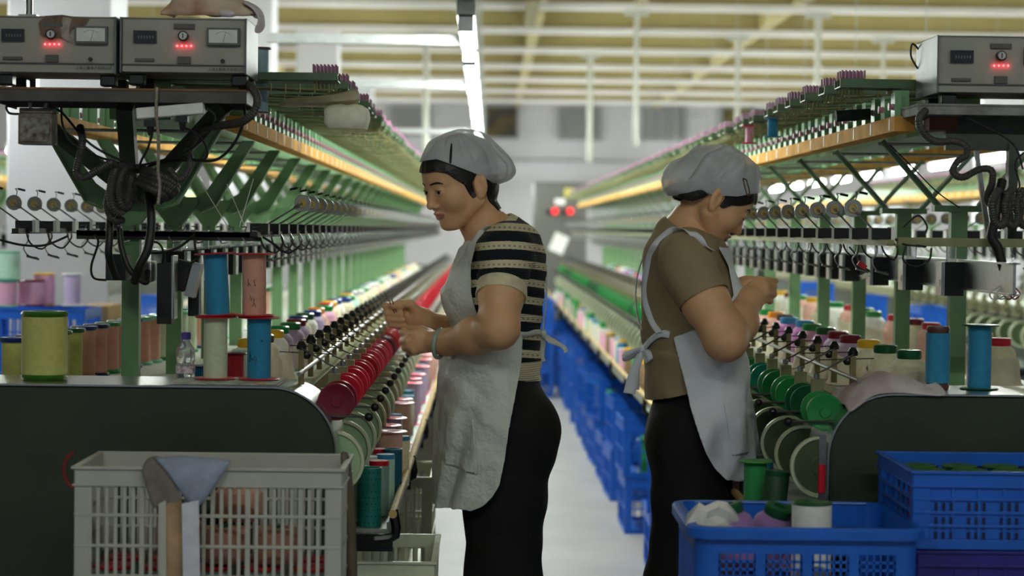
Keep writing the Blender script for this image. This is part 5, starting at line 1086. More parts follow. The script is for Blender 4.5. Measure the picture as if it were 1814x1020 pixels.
def nets(fn, lo, hi, st):
    "surface nets: points and quads of the zero level of fn"
    lo = np.array(lo, float); hi = np.array(hi, float); n = np.ceil((hi-lo)/st).astype(int)+1
    ax = [lo[i]+st*np.arange(n[i]) for i in range(3)]
    vals = np.empty(tuple(n), dtype=np.float32)
    for i0 in range(0, n[0], 24):
        g = np.stack(np.meshgrid(ax[0][i0:i0+24], ax[1], ax[2], indexing='ij'), -1).astype(np.float32); vals[i0:i0+24] = fn(g)
    s = vals < 0; c = [(i, j, k) for i in (0, 1) for j in (0, 1) for k in (0, 1)]
    sh = tuple(m-1 for m in n); cnt = sum(s[i:i+sh[0], j:j+sh[1], k:k+sh[2]].astype(np.int8) for i, j, k in c)
    act = (cnt > 0) & (cnt < 8); idx = -np.ones(sh, int); I = np.argwhere(act); idx[act] = np.arange(len(I))
    acc = np.zeros((len(I), 3)); num = np.zeros(len(I))
    for a in c:
        for d in range(3):
            if a[d]: continue
            b = list(a); b[d] = 1; va = vals[I[:, 0]+a[0], I[:, 1]+a[1], I[:, 2]+a[2]]; vb = vals[I[:, 0]+b[0], I[:, 1]+b[1], I[:, 2]+b[2]]
            m = (va < 0) != (vb < 0); t = np.where(m, va/np.where(m, va-vb, 1), 0)
            pt = np.array(a, float)[None].repeat(len(I), 0); pt[:, d] += t; acc += pt*m[:, None]; num += m
    V = lo+(I+acc/num[:, None])*st; F = []
    for d in range(3):
        sl0 = [slice(None)]*3; sl1 = [slice(None)]*3; sl0[d] = slice(0, -1); sl1[d] = slice(1, None)
        cr = s[tuple(sl0)] != s[tuple(sl1)]; E = np.argwhere(cr); u, w_ = [(1, 2), (2, 0), (0, 1)][d]
        E = E[(E[:, u] > 0) & (E[:, w_] > 0) & (E[:, u] < sh[u]) & (E[:, w_] < sh[w_])]
        def cell(du, dw): q = E.copy(); q[:, u] -= du; q[:, w_] -= dw; return idx[q[:, 0], q[:, 1], q[:, 2]]
        q = np.stack([cell(1, 1), cell(0, 1), cell(0, 0), cell(1, 0)], 1); fl = ~s[E[:, 0], E[:, 1], E[:, 2]]; q[fl] = q[fl][:, ::-1]
        F.append(q[(q >= 0).all(1)])
    return V, np.concatenate(F)
def clip(V, F, g):
    "keep the part of the surface where g < 0, cut cleanly through the faces"
    gv = g(V); out = []; new = list(map(tuple, V)); cache = {}
    def cross(a, b):
        k = (a, b) if a < b else (b, a)
        if k not in cache: t = gv[k[0]]/(gv[k[0]]-gv[k[1]]); cache[k] = len(new); new.append(tuple(V[k[0]]+(V[k[1]]-V[k[0]])*t))
        return cache[k]
    for f in F:
        n = len(f); ins = [gv[i] < 0 for i in f]
        if all(ins): out.append(tuple(int(i) for i in f)); continue
        if not any(ins): continue
        q = []
        for i in range(n):
            a, b = int(f[i]), int(f[(i+1) % n])
            if ins[i]: q.append(a)
            if ins[i] != ins[(i+1) % n]: q.append(cross(a, b))
        if len(q) > 2: out.append(tuple(q))
    return np.array(new), out
def relax(V, F, it=2):
    "even out the stair-steps of a freshly extracted surface"
    V = np.array(V); F = np.array(F); E = np.concatenate([F[:, [i, (i+1) % 4]] for i in range(4)]); n = len(V)
    for _ in range(it):
        for lam in (.55, -.50):
            acc = np.zeros_like(V); cnt = np.zeros(n)
            for a, b in ((0, 1), (1, 0)): np.add.at(acc, E[:, a], V[E[:, b]]); np.add.at(cnt, E[:, a], 1)
            V = V+lam*(acc/np.maximum(cnt, 1)[:, None]-V)
    return V, F
def compact(V, F):
    used = sorted({i for f in F for i in f}); mp = {u: k for k, u in enumerate(used)}; return np.array([V[u] for u in used]), [tuple(mp[i] for i in f) for f in F]
def poly_sd(poly, u, v):
    "signed distance to a polygon, negative inside"
    P_ = np.array(poly, float); n = len(P_); d = np.full(u.shape, 1e9); ins = np.zeros(u.shape, bool)
    for i in range(n):
        a = P_[i]; b = P_[(i+1) % n]; e = b-a; wx = u-a[0]; wy = v-a[1]; t = np.clip((wx*e[0]+wy*e[1])/(e@e+1e-12), 0, 1)
        d = np.minimum(d, np.hypot(wx-t*e[0], wy-t*e[1])); c = (a[1] <= v) != (b[1] <= v)
        xx = a[0]+(v-a[1])/(np.where(abs(b[1]-a[1]) < 1e-12, 1e-12, b[1]-a[1]))*(b[0]-a[0]); ins ^= c & (u < xx)
    return np.where(ins, -d, d)
def npmesh(name, pieces, mats, parent, matfn=None, solid=0, smooth=0):
    me = bpy.data.meshes.new(name); off = np.array(wloc(parent)); vs = []; fs = []
    for V, F in pieces:
        o = len(vs); vs += [tuple(p) for p in (np.asarray(V)-off)]; fs += [tuple(int(i)+o for i in f) for f in F]
    me.from_pydata(vs, [], fs)
    for m in (mats if isinstance(mats, list) else [mats]): me.materials.append(m)
    if matfn is not None:
        cen = np.array([np.mean([vs[i] for i in f], 0) for f in fs])+off; me.polygons.foreach_set('material_index', matfn(cen).astype(int))
    me.polygons.foreach_set('use_smooth', [True]*len(fs)); me.update()
    o = bpy.data.objects.new(name, me); COL.objects.link(o); o.parent = parent
    if smooth: m_ = o.modifiers.new('smooth', 'CORRECTIVE_SMOOTH' if False else 'SMOOTH'); m_.factor = .5; m_.iterations = smooth
    if solid: s_ = o.modifiers.new('thick', 'SOLIDIFY'); s_.thickness = solid; s_.offset = -1
    return o
def pv(px, py, Y): return np.array(P(px, py, Y))
def XZ(px, py, Y=5.2): q = P(px, py, Y); return (q.x, q.z)

skin = MT('skin', (224, 174, 132), .5, noise=.05, scale=30, bump=.08, bscale=300); skin.node_tree.nodes['Principled BSDF'].inputs['Subsurface Weight'].default_value = .12
skin.node_tree.nodes['Principled BSDF'].inputs['Subsurface Radius'].default_value = (.02, .008, .004)
lipm = MT('lip', (196, 128, 112), .4, noise=.05); hairm = MT('black_hair', (16, 13, 12), .45, noise=.4, scale=8, bump=.5, bscale=120)
eyew = MT('eye_white', (206, 200, 196), .15, noise=.02); irism = MT('dark_iris', (22, 12, 9), .08)
capm = MT('translucent_white_cap', (226, 230, 236), .4, noise=.05, alpha=.50, bump=.5, scale=20, bscale=45)
pantm = MT('black_trousers', (9, 9, 11), .9, noise=.2, bump=.3, scale=20)
apm1 = MT('thin_white_apron', (226, 228, 220), .55, noise=.08, scale=5, bump=1.0, bscale=18, alpha=.90)
apm2 = MT('white_cotton_apron', (222, 226, 236), .75, noise=.05, scale=5, bump=.7, bscale=16)
brownm = MT('olive_brown_tshirt', (152, 134, 104), .9, noise=.06, scale=8, bump=.4, bscale=16)
for m_, d_ in ((apm1, .02), (apm2, .02), (capm, .012), (brownm, .01)):
    m_.node_tree.nodes['Bump'].inputs['Distance'].default_value = d_
jade = MT('pale_jade', (150, 178, 164), .15, noise=.12, scale=40)
def stripes():
    m = bpy.data.materials.new('striped_knit'); m.use_nodes = True; nt = m.node_tree; b = nt.nodes['Principled BSDF']; N = nt.nodes.new; L = nt.links.new
    tc = N('ShaderNodeTexCoord'); sx = N('ShaderNodeSeparateXYZ'); L(tc.outputs['Object'], sx.inputs[0])
    nz = N('ShaderNodeTexNoise'); nz.inputs['Scale'].default_value = 160; L(tc.outputs['Object'], nz.inputs['Vector'])
    def math_(op, a, b_=None):
        n = N('ShaderNodeMath'); n.operation = op
        for i, v in enumerate((a, b_)):
            if v is None: continue
            if isinstance(v, (int, float)): n.inputs[i].default_value = v
            else: L(v, n.inputs[i])
        return n.outputs[0]
    # bands rise a little towards the shoulders
    x2 = math_('MULTIPLY', sx.outputs['X'], sx.outputs['X']); zz = math_('ADD', sx.outputs['Z'], math_('MULTIPLY', x2, 1.3))
    zz = math_('ADD', zz, math_('MULTIPLY', nz.outputs['Fac'], .003))
    fr = math_('FRACT', math_('DIVIDE', zz, .043)); dark = math_('LESS_THAN', fr, .58)
    hem = math_('GREATER_THAN', sx.outputs['Z'], 1.040); dark = math_('MULTIPLY', dark, hem)
    lace = math_('MULTIPLY', math_('GREATER_THAN', fr, .70), math_('LESS_THAN', fr, .80))
    w2 = N('ShaderNodeTexWave'); w2.wave_type = 'BANDS'; w2.bands_direction = 'X'; w2.inputs['Scale'].default_value = 26; w2.inputs['Distortion'].default_value = .6; L(tc.outputs['Object'], w2.inputs['Vector'])
    lace = math_('MULTIPLY', lace, math_('GREATER_THAN', w2.outputs['Fac'], .6)); lace = math_('MULTIPLY', lace, hem)
    mx = N('ShaderNodeMix'); mx.data_type = 'RGBA'; mx.inputs[6].default_value = (lin(222), lin(212), lin(180), 1); mx.inputs[7].default_value = (lin(12), lin(16), lin(28), 1); L(math_('MAXIMUM', dark, math_('MULTIPLY', lace, .55)), mx.inputs[0])
    L(mx.outputs[2], b.inputs['Base Color']); b.inputs['Roughness'].default_value = .92
    w3 = N('ShaderNodeTexWave'); w3.bands_direction = 'Z'; w3.inputs['Scale'].default_value = 60; w3.inputs['Distortion'].default_value = 1.2; w3.inputs['Detail Scale'].default_value = 4; L(tc.outputs['Object'], w3.inputs['Vector'])
    bp = N('ShaderNodeBump'); bp.inputs['Strength'].default_value = .5; bp.inputs['Distance'].default_value = .003; L(w3.outputs['Fac'], bp.inputs['Height']); L(bp.outputs['Normal'], b.inputs['Normal'])
    return m
knit = stripes()

def head_frame(c, yawdir, pitch):
    f0 = np.array(yawdir, float); f0 /= np.linalg.norm(f0); z = np.array([0, 0, 1.]); th = math.radians(pitch)
    f = f0*math.cos(th)-z*math.sin(th); u = z*math.cos(th)+f0*math.sin(th); l = np.cross(u, f); return np.array(c, float), np.stack([f, l, u], 1)
def make_head(who, c, Rm, neck_pts, closed, body, SCL=.97):
    "who: thing; returns the head's piece and its parts"
    toL = lambda w_: (np.asarray(w_)-c) @ Rm/SCL; toW = lambda l_: np.asarray(l_)*SCL @ Rm.T + c
    nk = [(toL(p), r) for p, r in neck_pts]
    def face(p, ears=True):
        y = np.abs(p[..., 1]); q = np.stack([p[..., 0], y, p[..., 2]], -1)
        d = s_ell(p, (-.012, 0, .020), (.093, .074, .082))
        d = smin(d, s_ell(p, (.030, 0, -.022), (.056, .064, .078)), .02)
        d = smin(d, s_ell(p, (.038, 0, .030), (.046, .056, .040)), .02)
        d = smin(d, s_cap(q, (.0, .053, -.060), (.052, .018, -.100), .020, .016), .026)
        d = smin(d, s_ell(p, (.046, 0, -.068), (.036, .036, .036)), .018)
        d = smin(d, s_ell(p, (.066, 0, -.100), (.017, .019, .014)), .016)
        d = smin(d, s_ell(q, (.052, .039, -.036), (.028, .026, .027)), .018)
        d = smin(d, s_cap(q, (.078, .012, .014), (.068, .040, .013), .0075, .006), .012)
        d = smax(d, -s_ell(q, (.094, .030, -.006), (.010, .019, .0095)), .010)
        d = smin(d, s_ball(q, (.0735, .0305, -.0075), .0138), .005)
        d = smin(d, s_cap(p, (.080, 0, .002), (.0975, 0, -.036), .0060, .0085), .011)
        d = smin(d, s_ball(p, (.0985, 0, -.0395), .0092), .006)
        d = smin(d, s_ell(q, (.0885, .0125, -.0435), (.0095, .0066, .0062)), .005)
        d = smax(d, -s_ell(q, (.094, .0062, -.0495), (.0040, .0030, .0030)), .003)
        d = smin(d, s_cap(q, (.0895, .003, -.0625), (.0815, .0195, -.0665), .0050, .0025), .005)
        d = smin(d, s_cap(q, (.0865, .0, -.0740), (.0805, .016, -.0700), .0062, .0028), .004)
        d = smax(d, -s_cap(q, (.0975, 0, -.0680), (.0850, .022, -.0678), .0016, .0010), .003)
        d = smax(d, -s_ell(p, (.0930, 0, -.0545), (.004, .003, .006)), .004)
        if not closed: d = smax(d, -s_ell(q, (.0890, .0310, -.0085), (.0085, .0118, .0040)), .0016)
        else: d = smax(d, -s_cap(q, (.0875, .020, -.0125), (.0855, .043, -.0125), .0010), .002)
        # ears
        er = Matrix.Rotation(-.18, 3, 'Y') @ Matrix.Rotation(-.38, 3, 'Z')
        er = np.array(er)
        e = s_ell(q, (-.012, .078, -.022), (.0170, .0062, .0300), er); e = smin(e, s_ell(q, (-.006, .074, -.047), (.009, .005, .010)), .008)
        e = smax(e, -s_ell(q, (-.006, .0855, -.020), (.0100, .0070, .0195), er), .003)
        if ears: d = smin(d, e, .004)
        for (a, ra), (b, rb) in zip(nk[:-1], nk[1:]): d = smin(d, s_cap(p, a, b, ra, rb), .022)
        return d
    mn = np.minimum([-.125, -.1, -.14], np.min([k[0] for k in nk], 0)-.05); mx_ = np.maximum([.125, .1, .125], np.max([k[0] for k in nk], 0)+.05)
    V, F = nets(face, mn, mx_, .0021)
    def lips(cw):
        l_ = toL(cw); return ((s_cap(np.stack([l_[:, 0], abs(l_[:, 1]), l_[:, 2]], 1), (.0895, 0, -.0635), (.0815, .0195, -.0670), .0052, .0024) < .0012) | (s_cap(np.stack([l_[:, 0], abs(l_[:, 1]), l_[:, 2]], 1), (.0865, 0, -.0738), (.0805, .017, -.0700), .0060, .0026) < .0012)) & (l_[:, 2] > -.082)
    def onface(pts, lift=.0006):
        "push points (x guess, y, z) along +x onto the skin"
        out = []
        for y, z in pts:
            xs = np.linspace(.125, .0, 260); g = face(np.stack([xs, np.full(260, y), np.full(260, z)], -1).astype(np.float32)); i = int(np.argmax(g < 0)); out.append((xs[i]+lift, y, z))
        return out
    for sg in (1, -1):
        m = M()
        bw = [(sg*.012, .0120), (sg*.021, .0140), (sg*.031, .0150), (sg*.040, .0135), (sg*.047, .0095)]
        pts = [Vector(toW(q)) for q in onface(bw, -.0012)]; m.tube(spline(pts, 4), [.0016+.0016*math.sin(math.pi*min(1, (k+3)/20)) for k in range(17)], 6)
        build(m, 'eyebrow', hairm, who)
        if not closed:
            e = toW((.0735, sg*.0305, -.0078)); ey = build(M().ball(tuple(e), .0124*SCL, 0, 20), 'eye', eyew, who)
            g = np.array([.0735, sg*.0305, -.0078])+np.array([.0062, .0022, -.0016]); build(M().ball(tuple(toW(g)), .0070*SCL, 0, 16), 'iris', irism, ey)
        lz = [(-.0070 if not closed else -.0125)+dz for dz in ((.0005, .0028, .0038, .0030, .0004) if not closed else (.001, -.0008, -.0014, -.0008, .001))]
        lp = [(sg*(.0195+.0058*i), lz[i]) for i in range(5)]
        build(M().tube(spline([Vector(toW(q)) for q in onface(lp, .0004)], 3), .00075 if not closed else .0011, 5), 'eyelashes', hairm, who)
    return (V*SCL @ Rm.T + c, F), lips, face, toW

hair_poly = [(.13, .046), (.078, .044), (.060, .032), (.046, .012), (.028, -.008), (.016, -.048), (.006, -.046), (.006, -.010), (-.010, .008), (-.028, -.002), (-.032, -.035), (-.042, -.078), (-.058, -.104), (-.15, -.110), (-.15, .16), (.13, .16)]
def make_hair(who, c, Rm, face, extra=None, poly=hair_poly, SCL=.97):
    def f(p):
        d = s_ell(p, (-.014, 0, .022), (.099, .079, .086)); d = smin(d, s_ell(p, (.036, 0, .036), (.052, .060, .040)), .02)
        d = smin(d, s_ell(p, (-.048, 0, -.038), (.048, .056, .060)), .03)
        d = smin(d, face(p, False)-.0035, .004)
        if extra: d = smin(d, extra(p), .02)
        return d+.0011*np.sin(p[..., 1]*260+p[..., 2]*90)*np.sin(p[..., 0]*60)
    V, F = nets(f, (-.17, -.1, -.15), (.12, .1, .13), .0035)
    V, F = clip(V, F, lambda v: poly_sd(poly, v[:, 0], v[:, 2])); V, F = compact(V, F)
    return npmesh('hair', [(V*SCL @ Rm.T + c, F)], hairm, who, solid=.006)
def chain(p, pts, k=.02):
    d = None
    for (a, ra), (b, rb) in zip(pts[:-1], pts[1:]):
        e = s_cap(p, a, b, ra, rb); d = e if d is None else smin(d, e, k)
    return d
def strip_band(pts, width, name, m_, parent, th=.0016, wdir=None):
    "a flat ribbon along points; width direction given per point or constant"
    sp_ = spline([Vector(p) for p in pts], 6); n = len(sp_); g = []
    for i, p in enumerate(sp_):
        w_ = Vector(wdir) if wdir is not None else Vector((0, 1, 0)); t = (sp_[min(i+1, n-1)]-sp_[max(i-1, 0)]).normalized(); w_ = (w_-w_.dot(t)*t).normalized()
        ww = width[0]+(width[1]-width[0])*i/(n-1) if isinstance(width, tuple) else width
        g.append([tuple(p-w_*ww/2), tuple(p+Vector((0, 0, 0))), tuple(p+w_*ww/2)])
    o = build(M().surf(g), name, m_, parent, angle=80); so = o.modifiers.new('thick', 'SOLIDIFY'); so.thickness = th; so.offset = 0; return o
def hand(p, palm, fingers, thumb, k=.006):
    "palm: (centre, radii, rotation); fingers: lists of (point, radius)"
    d = s_ell(p, *palm)
    for f in fingers: d = smin(d, chain(p, f, .002), k)
    return smin(d, chain(p, thumb, .003), k*1.4)

# ---------------------------------------------------------------- the striped worker
YW = 5.20
wa = thing('person', 'woman in a navy and cream striped knit top, white cap and white apron holding tweezers', 'person', tuple(P(885, 1400, 5.2)[i] if i < 2 else 0 for i in range(3)))
hc, hR = head_frame(pv(812, 316, 5.19), (-math.cos(math.radians(31)), -math.sin(math.radians(31)), 0), 20)
neckA = [(pv(838, 356, 5.215), .050), (pv(852, 392, 5.22), .051), (pv(872, 424, 5.225), .062)]
headA, lipsA, faceA, tWA = make_head(wa, hc, hR, neckA, False, None)
def hx(px, py, Y, r): return (pv(px, py, Y), r)
armA1 = [hx(897, 448, 5.05, .050), hx(888, 520, 4.99, .049), hx(884, 582, 4.95, .043), hx(840, 595, 5.02, .041), hx(792, 606, 5.10, .0275), hx(772, 606, 5.115, .026)]
armA2 = [hx(885, 455, 5.38, .048), hx(862, 520, 5.43, .045), hx(845, 584, 5.42, .042), hx(800, 588, 5.34, .040), hx(748, 568, 5.25, .026), hx(738, 563, 5.24, .026)]
def handA1(p):   # the near hand, palm turned away, pinching
    rm = np.array(Matrix.Rotation(.12, 3, 'Y'))
    F_ = [[hx(730, 592, 5.115, .0098), hx(714, 590, 5.145, .0092), hx(711, 588, 5.175, .0080), hx(717, 586, 5.19, .0072)],
          [hx(722, 603, 5.112, .0102), hx(713, 604, 5.145, .0094), hx(722, 602, 5.175, .0084), hx(734, 600, 5.18, .0074)],
          [hx(724, 613, 5.115, .0098), hx(718, 616, 5.145, .0090), hx(728, 614, 5.172, .0080), hx(738, 612, 5.172, .0072)],
          [hx(732, 621, 5.122, .0088), hx(728, 625, 5.148, .0080), hx(738, 624, 5.168, .0072), hx(746, 621, 5.168, .0064)]]
    return hand(p, (pv(746, 604, 5.125), (.037, .0175, .0300), rm), F_, [hx(764, 592, 5.14, .0125), hx(744, 583, 5.165, .0108), hx(729, 582, 5.18, .0095), hx(717, 584, 5.195, .0078)])
def handA2(p):   # the far hand, fingers curled round the tweezers
    F_ = []
    for i, (y0, x0, r) in enumerate([(541, 690, .0096), (553, 693, .0096), (564, 696, .0092), (575, 701, .0082)]):
        F_.append([hx(722+i, y0+3, 5.255, r*1.02), hx(x0-3, y0, 5.245, r), hx(x0-7, y0+1, 5.215, r*.95), hx(x0+18, y0+3, 5.200, r*.82)])
    return hand(p, (pv(722, 562, 5.238), (.032, .020, .036), np.array(Matrix.Rotation(-.35, 3, 'Y'))), F_, [hx(738, 552, 5.225, .0135), hx(726, 538, 5.21, .0115), hx(710, 537, 5.200, .0098), hx(696, 541, 5.196, .0085)])
def armsA(p):
    return smin(smin(chain(p, armA1, .025), handA1(p), .012), smin(chain(p, armA2, .025), handA2(p), .012), .002)
def torsoA(p):
    d = s_ell(p, pv(893, 478, 5.225), (.094, .150, .125)); y = p[..., 1]
    for sg in (-1, 1):
        d = smin(d, s_ell(p, pv(838, 520, 5.225)+np.array([0, sg*.062, 0]), (.056, .058, .056)), .035)
        d = smin(d, s_ball(p, pv(896, 442, 5.225)+np.array([0, sg*.145, 0]), .050), .05)
        d = smin(d, s_ell(p, pv(930, 762, 5.225)+np.array([0, sg*.07, 0]), (.070, .080, .085)), .05)
    d = smin(d, s_ell(p, pv(884, 560, 5.225), (.095, .130, .10)), .04)
    d = smin(d, s_ell(p, pv(880, 640, 5.225), (.100, .140, .10)), .04)
    d = smin(d, s_ell(p, pv(888, 735, 5.225), (.112, .160, .10)), .04)
    d = smin(d, s_ell(p, pv(905, 440, 5.225), (.052, .12, .040)), .04)
    return d
bodyA = lambda p: smin(torsoA(p), smin(chain(p, neckA, .02), chain(p, armA1[:4], .03), .03), .03)
tA = nets(bodyA, (pv(775, 800, 5.2)[0], 4.88, .82), (pv(1000, 800, 5.2)[0], 5.56, 1.40), .008)
aA = nets(armsA, (pv(668, 600, 5.2)[0], 4.86, pv(700, 640, 5.2)[2]), (pv(935, 600, 5.2)[0], 5.52, pv(700, 400, 5.2)[2]), .0030)
npmesh('body', [headA, tA, aA], [skin, lipm], wa, matfn=lipsA)
make_hair(wa, hc, hR, faceA)
# cap with a slanted band and a poof at the back
def cap_field(c, R_, poofs, amp, band, SCL=.97):
    def f(pw):
        p = (pw-c.astype(np.float32)) @ R_.astype(np.float32)/SCL
        d = s_ell(p, (-.016, 0, .032), (.106, .086, .086))
        for q, r in poofs: d = smin(d, s_ell(pw, q, r), .035)
        a = np.arctan2(p[..., 1], p[..., 0]+.02); rr = np.sqrt(p[..., 1]**2+(p[..., 0]+.02)**2)
        g = band(pw); w_ = np.clip((-g-.024)/.02, 0, 1)
        pl = np.abs(np.sin(a*9+1.2*np.sin(a*4+rr*20)+rr*18))**.6; big = np.sin(p[..., 0]*52+p[..., 2]*38+2*np.sin(p[..., 1]*30))*np.sin(p[..., 1]*44+p[..., 2]*30)
        return d + w_*amp*(.9*(.6-pl)*np.clip(rr*14, 0, 1)+.75*big) - (1-w_)*.002
    return f
def line_g(pts):   # below the polyline is outside
    xs = [q[0] for q in pts]; zs = [q[1] for q in pts]
    return lambda v: np.interp(v[..., 0], xs, zs)-v[..., 2]
edA = line_g([XZ(735, 290), XZ(752, 286), XZ(775, 284), XZ(800, 293), XZ(835, 306), XZ(866, 320), XZ(884, 332), XZ(915, 345)])
cfA = cap_field(hc, hR, [(pv(866, 292, 5.21), (.050, .062, .038)), (pv(893, 302, 5.21), (.026, .035, .020))], .0065, edA)
V, F = nets(cfA, (pv(725, 300, 5.2)[0], 5.05, pv(800, 350, 5.2)[2]), (pv(930, 300, 5.2)[0], 5.36, pv(800, 230, 5.2)[2]), .0038)
V, F = compact(*clip(V, F, edA)); capA = npmesh('cap', [(V, F)], capm, wa, solid=.0012)
a = pv(801, 257, 5.2); b = pv(799, 291, 5.2)
pr = []
for t in np.linspace(0, 1, 7):
    q = a+(b-a)*t; ys_ = np.linspace(5.0, 5.2, 200); g = cfA(np.stack([np.full(200, q[0]), ys_, np.full(200, q[2])], -1).astype(np.float32)); pr.append((q[0], ys_[int(np.argmax(g < 0))]-.001, q[2]))
build(M().tube(pr, [.0016, .0024, .003, .003, .003, .003, .0024], 8), 'hair_clip', blackp, capA)
# striped top, sleeves
def top_cut(lo_px, hi): 
    return lo_px
def shirtA(p): 
    d = torsoA(p)-.010; d = smin(d, s_cap(p, neckA[2][0], neckA[2][0]+np.array([0, 0, -.03]), .062)-.004, .03)
    for arm in (armA1, armA2): d = smin(d, s_cap(p, arm[0][0], arm[1][0], .062, .060), .03)
    return d+.0015*np.sin(p[..., 2]*120+p[..., 1]*30)
hemA = XZ(900, 674)[1]; 
def gA(v):
    g = hemA-v[:, 2]+.004*np.sin(v[:, 0]*20)
    for arm in (armA1, armA2):
        a, b = arm[0][0], arm[1][0]; ax = (b-a)/np.linalg.norm(b-a); t = (v-a) @ ax; rad = np.linalg.norm(v-a-np.outer(t, ax), axis=1)
        g = np.maximum(g, np.where((rad < .085) & (t > 0.03), t-.122, -1))
    nb = (neckA[1][0]+neckA[2][0])/2; nd = neckA[1][0]-neckA[2][0]; nd /= np.linalg.norm(nd); g = np.maximum(g, np.where(np.linalg.norm(v-nb, axis=1) < .10, (v-nb) @ nd-.004, -1))
    return g
V, F = nets(shirtA, (pv(765, 800, 5.2)[0], 4.86, .93), (pv(1000, 800, 5.2)[0], 5.58, 1.42), .005)
def cuffA(v):
    r = np.full(len(v), 1.)
    for arm in (armA1, armA2):
        a, b = arm[0][0], arm[1][0]; ax = (b-a)/np.linalg.norm(b-a); t = (v-a) @ ax; rad = np.linalg.norm(v-a-np.outer(t, ax), axis=1); r = np.where(rad < .085, np.minimum(r, .092-t), r)
    nb = (neckA[1][0]+neckA[2][0])/2; nd = neckA[1][0]-neckA[2][0]; nd /= np.linalg.norm(nd); return np.where(np.linalg.norm(v-nb, axis=1) < .10, np.minimum(r, -.012-(v-nb) @ nd), r)
V, F = relax(V, F); V, F = clip(V, F, gA); main = compact(*clip(V, F, lambda v: -cuffA(v))); rib = compact(*clip(V, F, cuffA))
npmesh('striped_top', [main], knit, wa, solid=.003); npmesh('ribbed_edge', [rib], MT('cream_rib_knit', (222, 212, 180), .92, bump=.6, scale=40, bscale=160), wa, solid=.004)
# trousers
def pantsA(p):
    d = smax(torsoA(p)-.008, p[..., 2]-(hemA+.03), .01)
    d = smin(d, chain(p, [hx(905, 770, 5.135, .105), hx(893, 880, 5.13, .098), hx(893, 1030, 5.13, .088), hx(905, 1200, 5.13, .080), hx(905, 1350, 5.13, .074)], .03), .05)
    d = smin(d, chain(p, [hx(895, 770, 5.315, .105), hx(893, 880, 5.315, .096), hx(885, 1030, 5.32, .086), hx(870, 1200, 5.32, .080), hx(868, 1350, 5.32, .074)], .03), .05)
    return d+.0014*np.sin(p[..., 2]*60+p[..., 0]*45)
V, F = nets(pantsA, (pv(740, 800, 5.2)[0], 4.9, .06), (pv(1010, 800, 5.2)[0], 5.56, 1.02), .009); npmesh('trousers', [(V, F)], pantm, wa, smooth=2)
def shoe(x, y, dirx, parent, m_):
    f = lambda p: smin(s_ell(p, (x+dirx*.045, y, .035), (.115, .042, .035)), s_ell(p, (x-.02*dirx, y, .06), (.055, .036, .045)), .03)
    g = lambda p: smax(f(p), .004-p[..., 2], .004)
    V, F = nets(g, (x-.2, y-.08, -.01), (x+.2, y+.08, .14), .006); npmesh('shoe', [(V, F)], m_, parent)
shoem = MT('dark_canvas_shoe', (40, 38, 40), .7)
for q in (pv(900, 1350, 5.13), pv(862, 1350, 5.32)): shoe(q[0], q[1], -1, wa, shoem)
# apron
def skirt(p, c_top, c_bot, rt, rb):
    z1, z0 = c_top[2], c_bot[2]; t = np.clip((z1-p[..., 2])/(z1-z0), -.1, 1.1)
    cx = c_top[0]+(c_bot[0]-c_top[0])*t; cy = c_top[1]+(c_bot[1]-c_top[1])*t; rx = rt[0]+(rb[0]-rt[0])*t; ry = rt[1]+(rb[1]-rt[1])*t
    k = np.sqrt(((p[..., 0]-cx)/rx)**2+((p[..., 1]-cy)/ry)**2); return (k-1)*np.minimum(rx, ry)*.9
def apronA_f(p):
    d = smin(torsoA(p)-.022, smax(pantsA(p)-.014, XZ(0, 900)[1]-p[..., 2], .02), .03)
    sk = skirt(p, pv(876, 590, 5.225), pv(868, 895, 5.225), (.128, .165), (.132, .205))
    sk = smax(sk, p[..., 2]-XZ(0, 600)[1]-.02, .05)
    d = smin(d, sk, .03)
    a = np.arctan2(p[..., 1]-5.225, -(p[..., 0]-pv(880, 700, 5.2)[0])); t = np.clip((XZ(860, 600)[1]-p[..., 2])/.3, 0, 1); tt = np.clip((p[..., 2]-XZ(860, 560)[1])/.1, 0, 1)
    return d-.010*t*np.abs(np.sin(a*4.5+p[..., 2]*6))-.0050*t*np.sin(a*14+p[..., 2]*24)-.003*np.sin(a*9-p[..., 2]*60)*np.clip(t*3, 0, 1)*(1-t)-.006*tt*np.abs(np.sin(p[..., 1]*46+p[..., 2]*9))
polyA = [XZ(*q) for q in [(830, 424), (842, 432), (834, 470), (836, 520), (846, 555), (880, 580), (925, 590), (922, 640), (912, 690), (900, 750), (893, 800), (884, 842), (872, 862), (856, 878), (836, 888), (812, 886), (796, 890), (760, 893), (740, 893), (740, 560), (790, 500), (812, 440)]]
gAp = lambda v: poly_sd(polyA, v[:, 0], v[:, 2])
V, F = nets(apronA_f, (pv(735, 800, 5.2)[0], 4.9, .68), (pv(960, 800, 5.2)[0], 5.55, 1.38), .0055)
# the apron only wraps the front half of the body
V, F = clip(V, F, gAp)
V, F = compact(np.array(V), F); apA = npmesh('apron', [(V, F)], apm1, wa, solid=.0015, smooth=2)
def offset_patch(fn, poly, name, m_, parent, lo, hi, off=.003, side=None, st=.005):
    V, F = nets(lambda p: fn(p)-off, lo, hi, st)
    def g(v):
        r = poly_sd(poly, v[:, 0], v[:, 2]); return np.maximum(r, (v[:, 1]-side)) if side else r
    V, F = clip(V, F, g); V, F = compact(np.array(V), F); return npmesh(name, [(V, F)], m_, parent, solid=.0012, smooth=2)
offset_patch(apronA_f, [XZ(*q) for q in [(786, 730), (838, 732), (848, 825), (790, 812)]], 'pocket', apm1, apA, (pv(735, 800, 5.2)[0], 4.9, .74), (pv(960, 800, 5.2)[0], 5.3, .95), side=5.2)
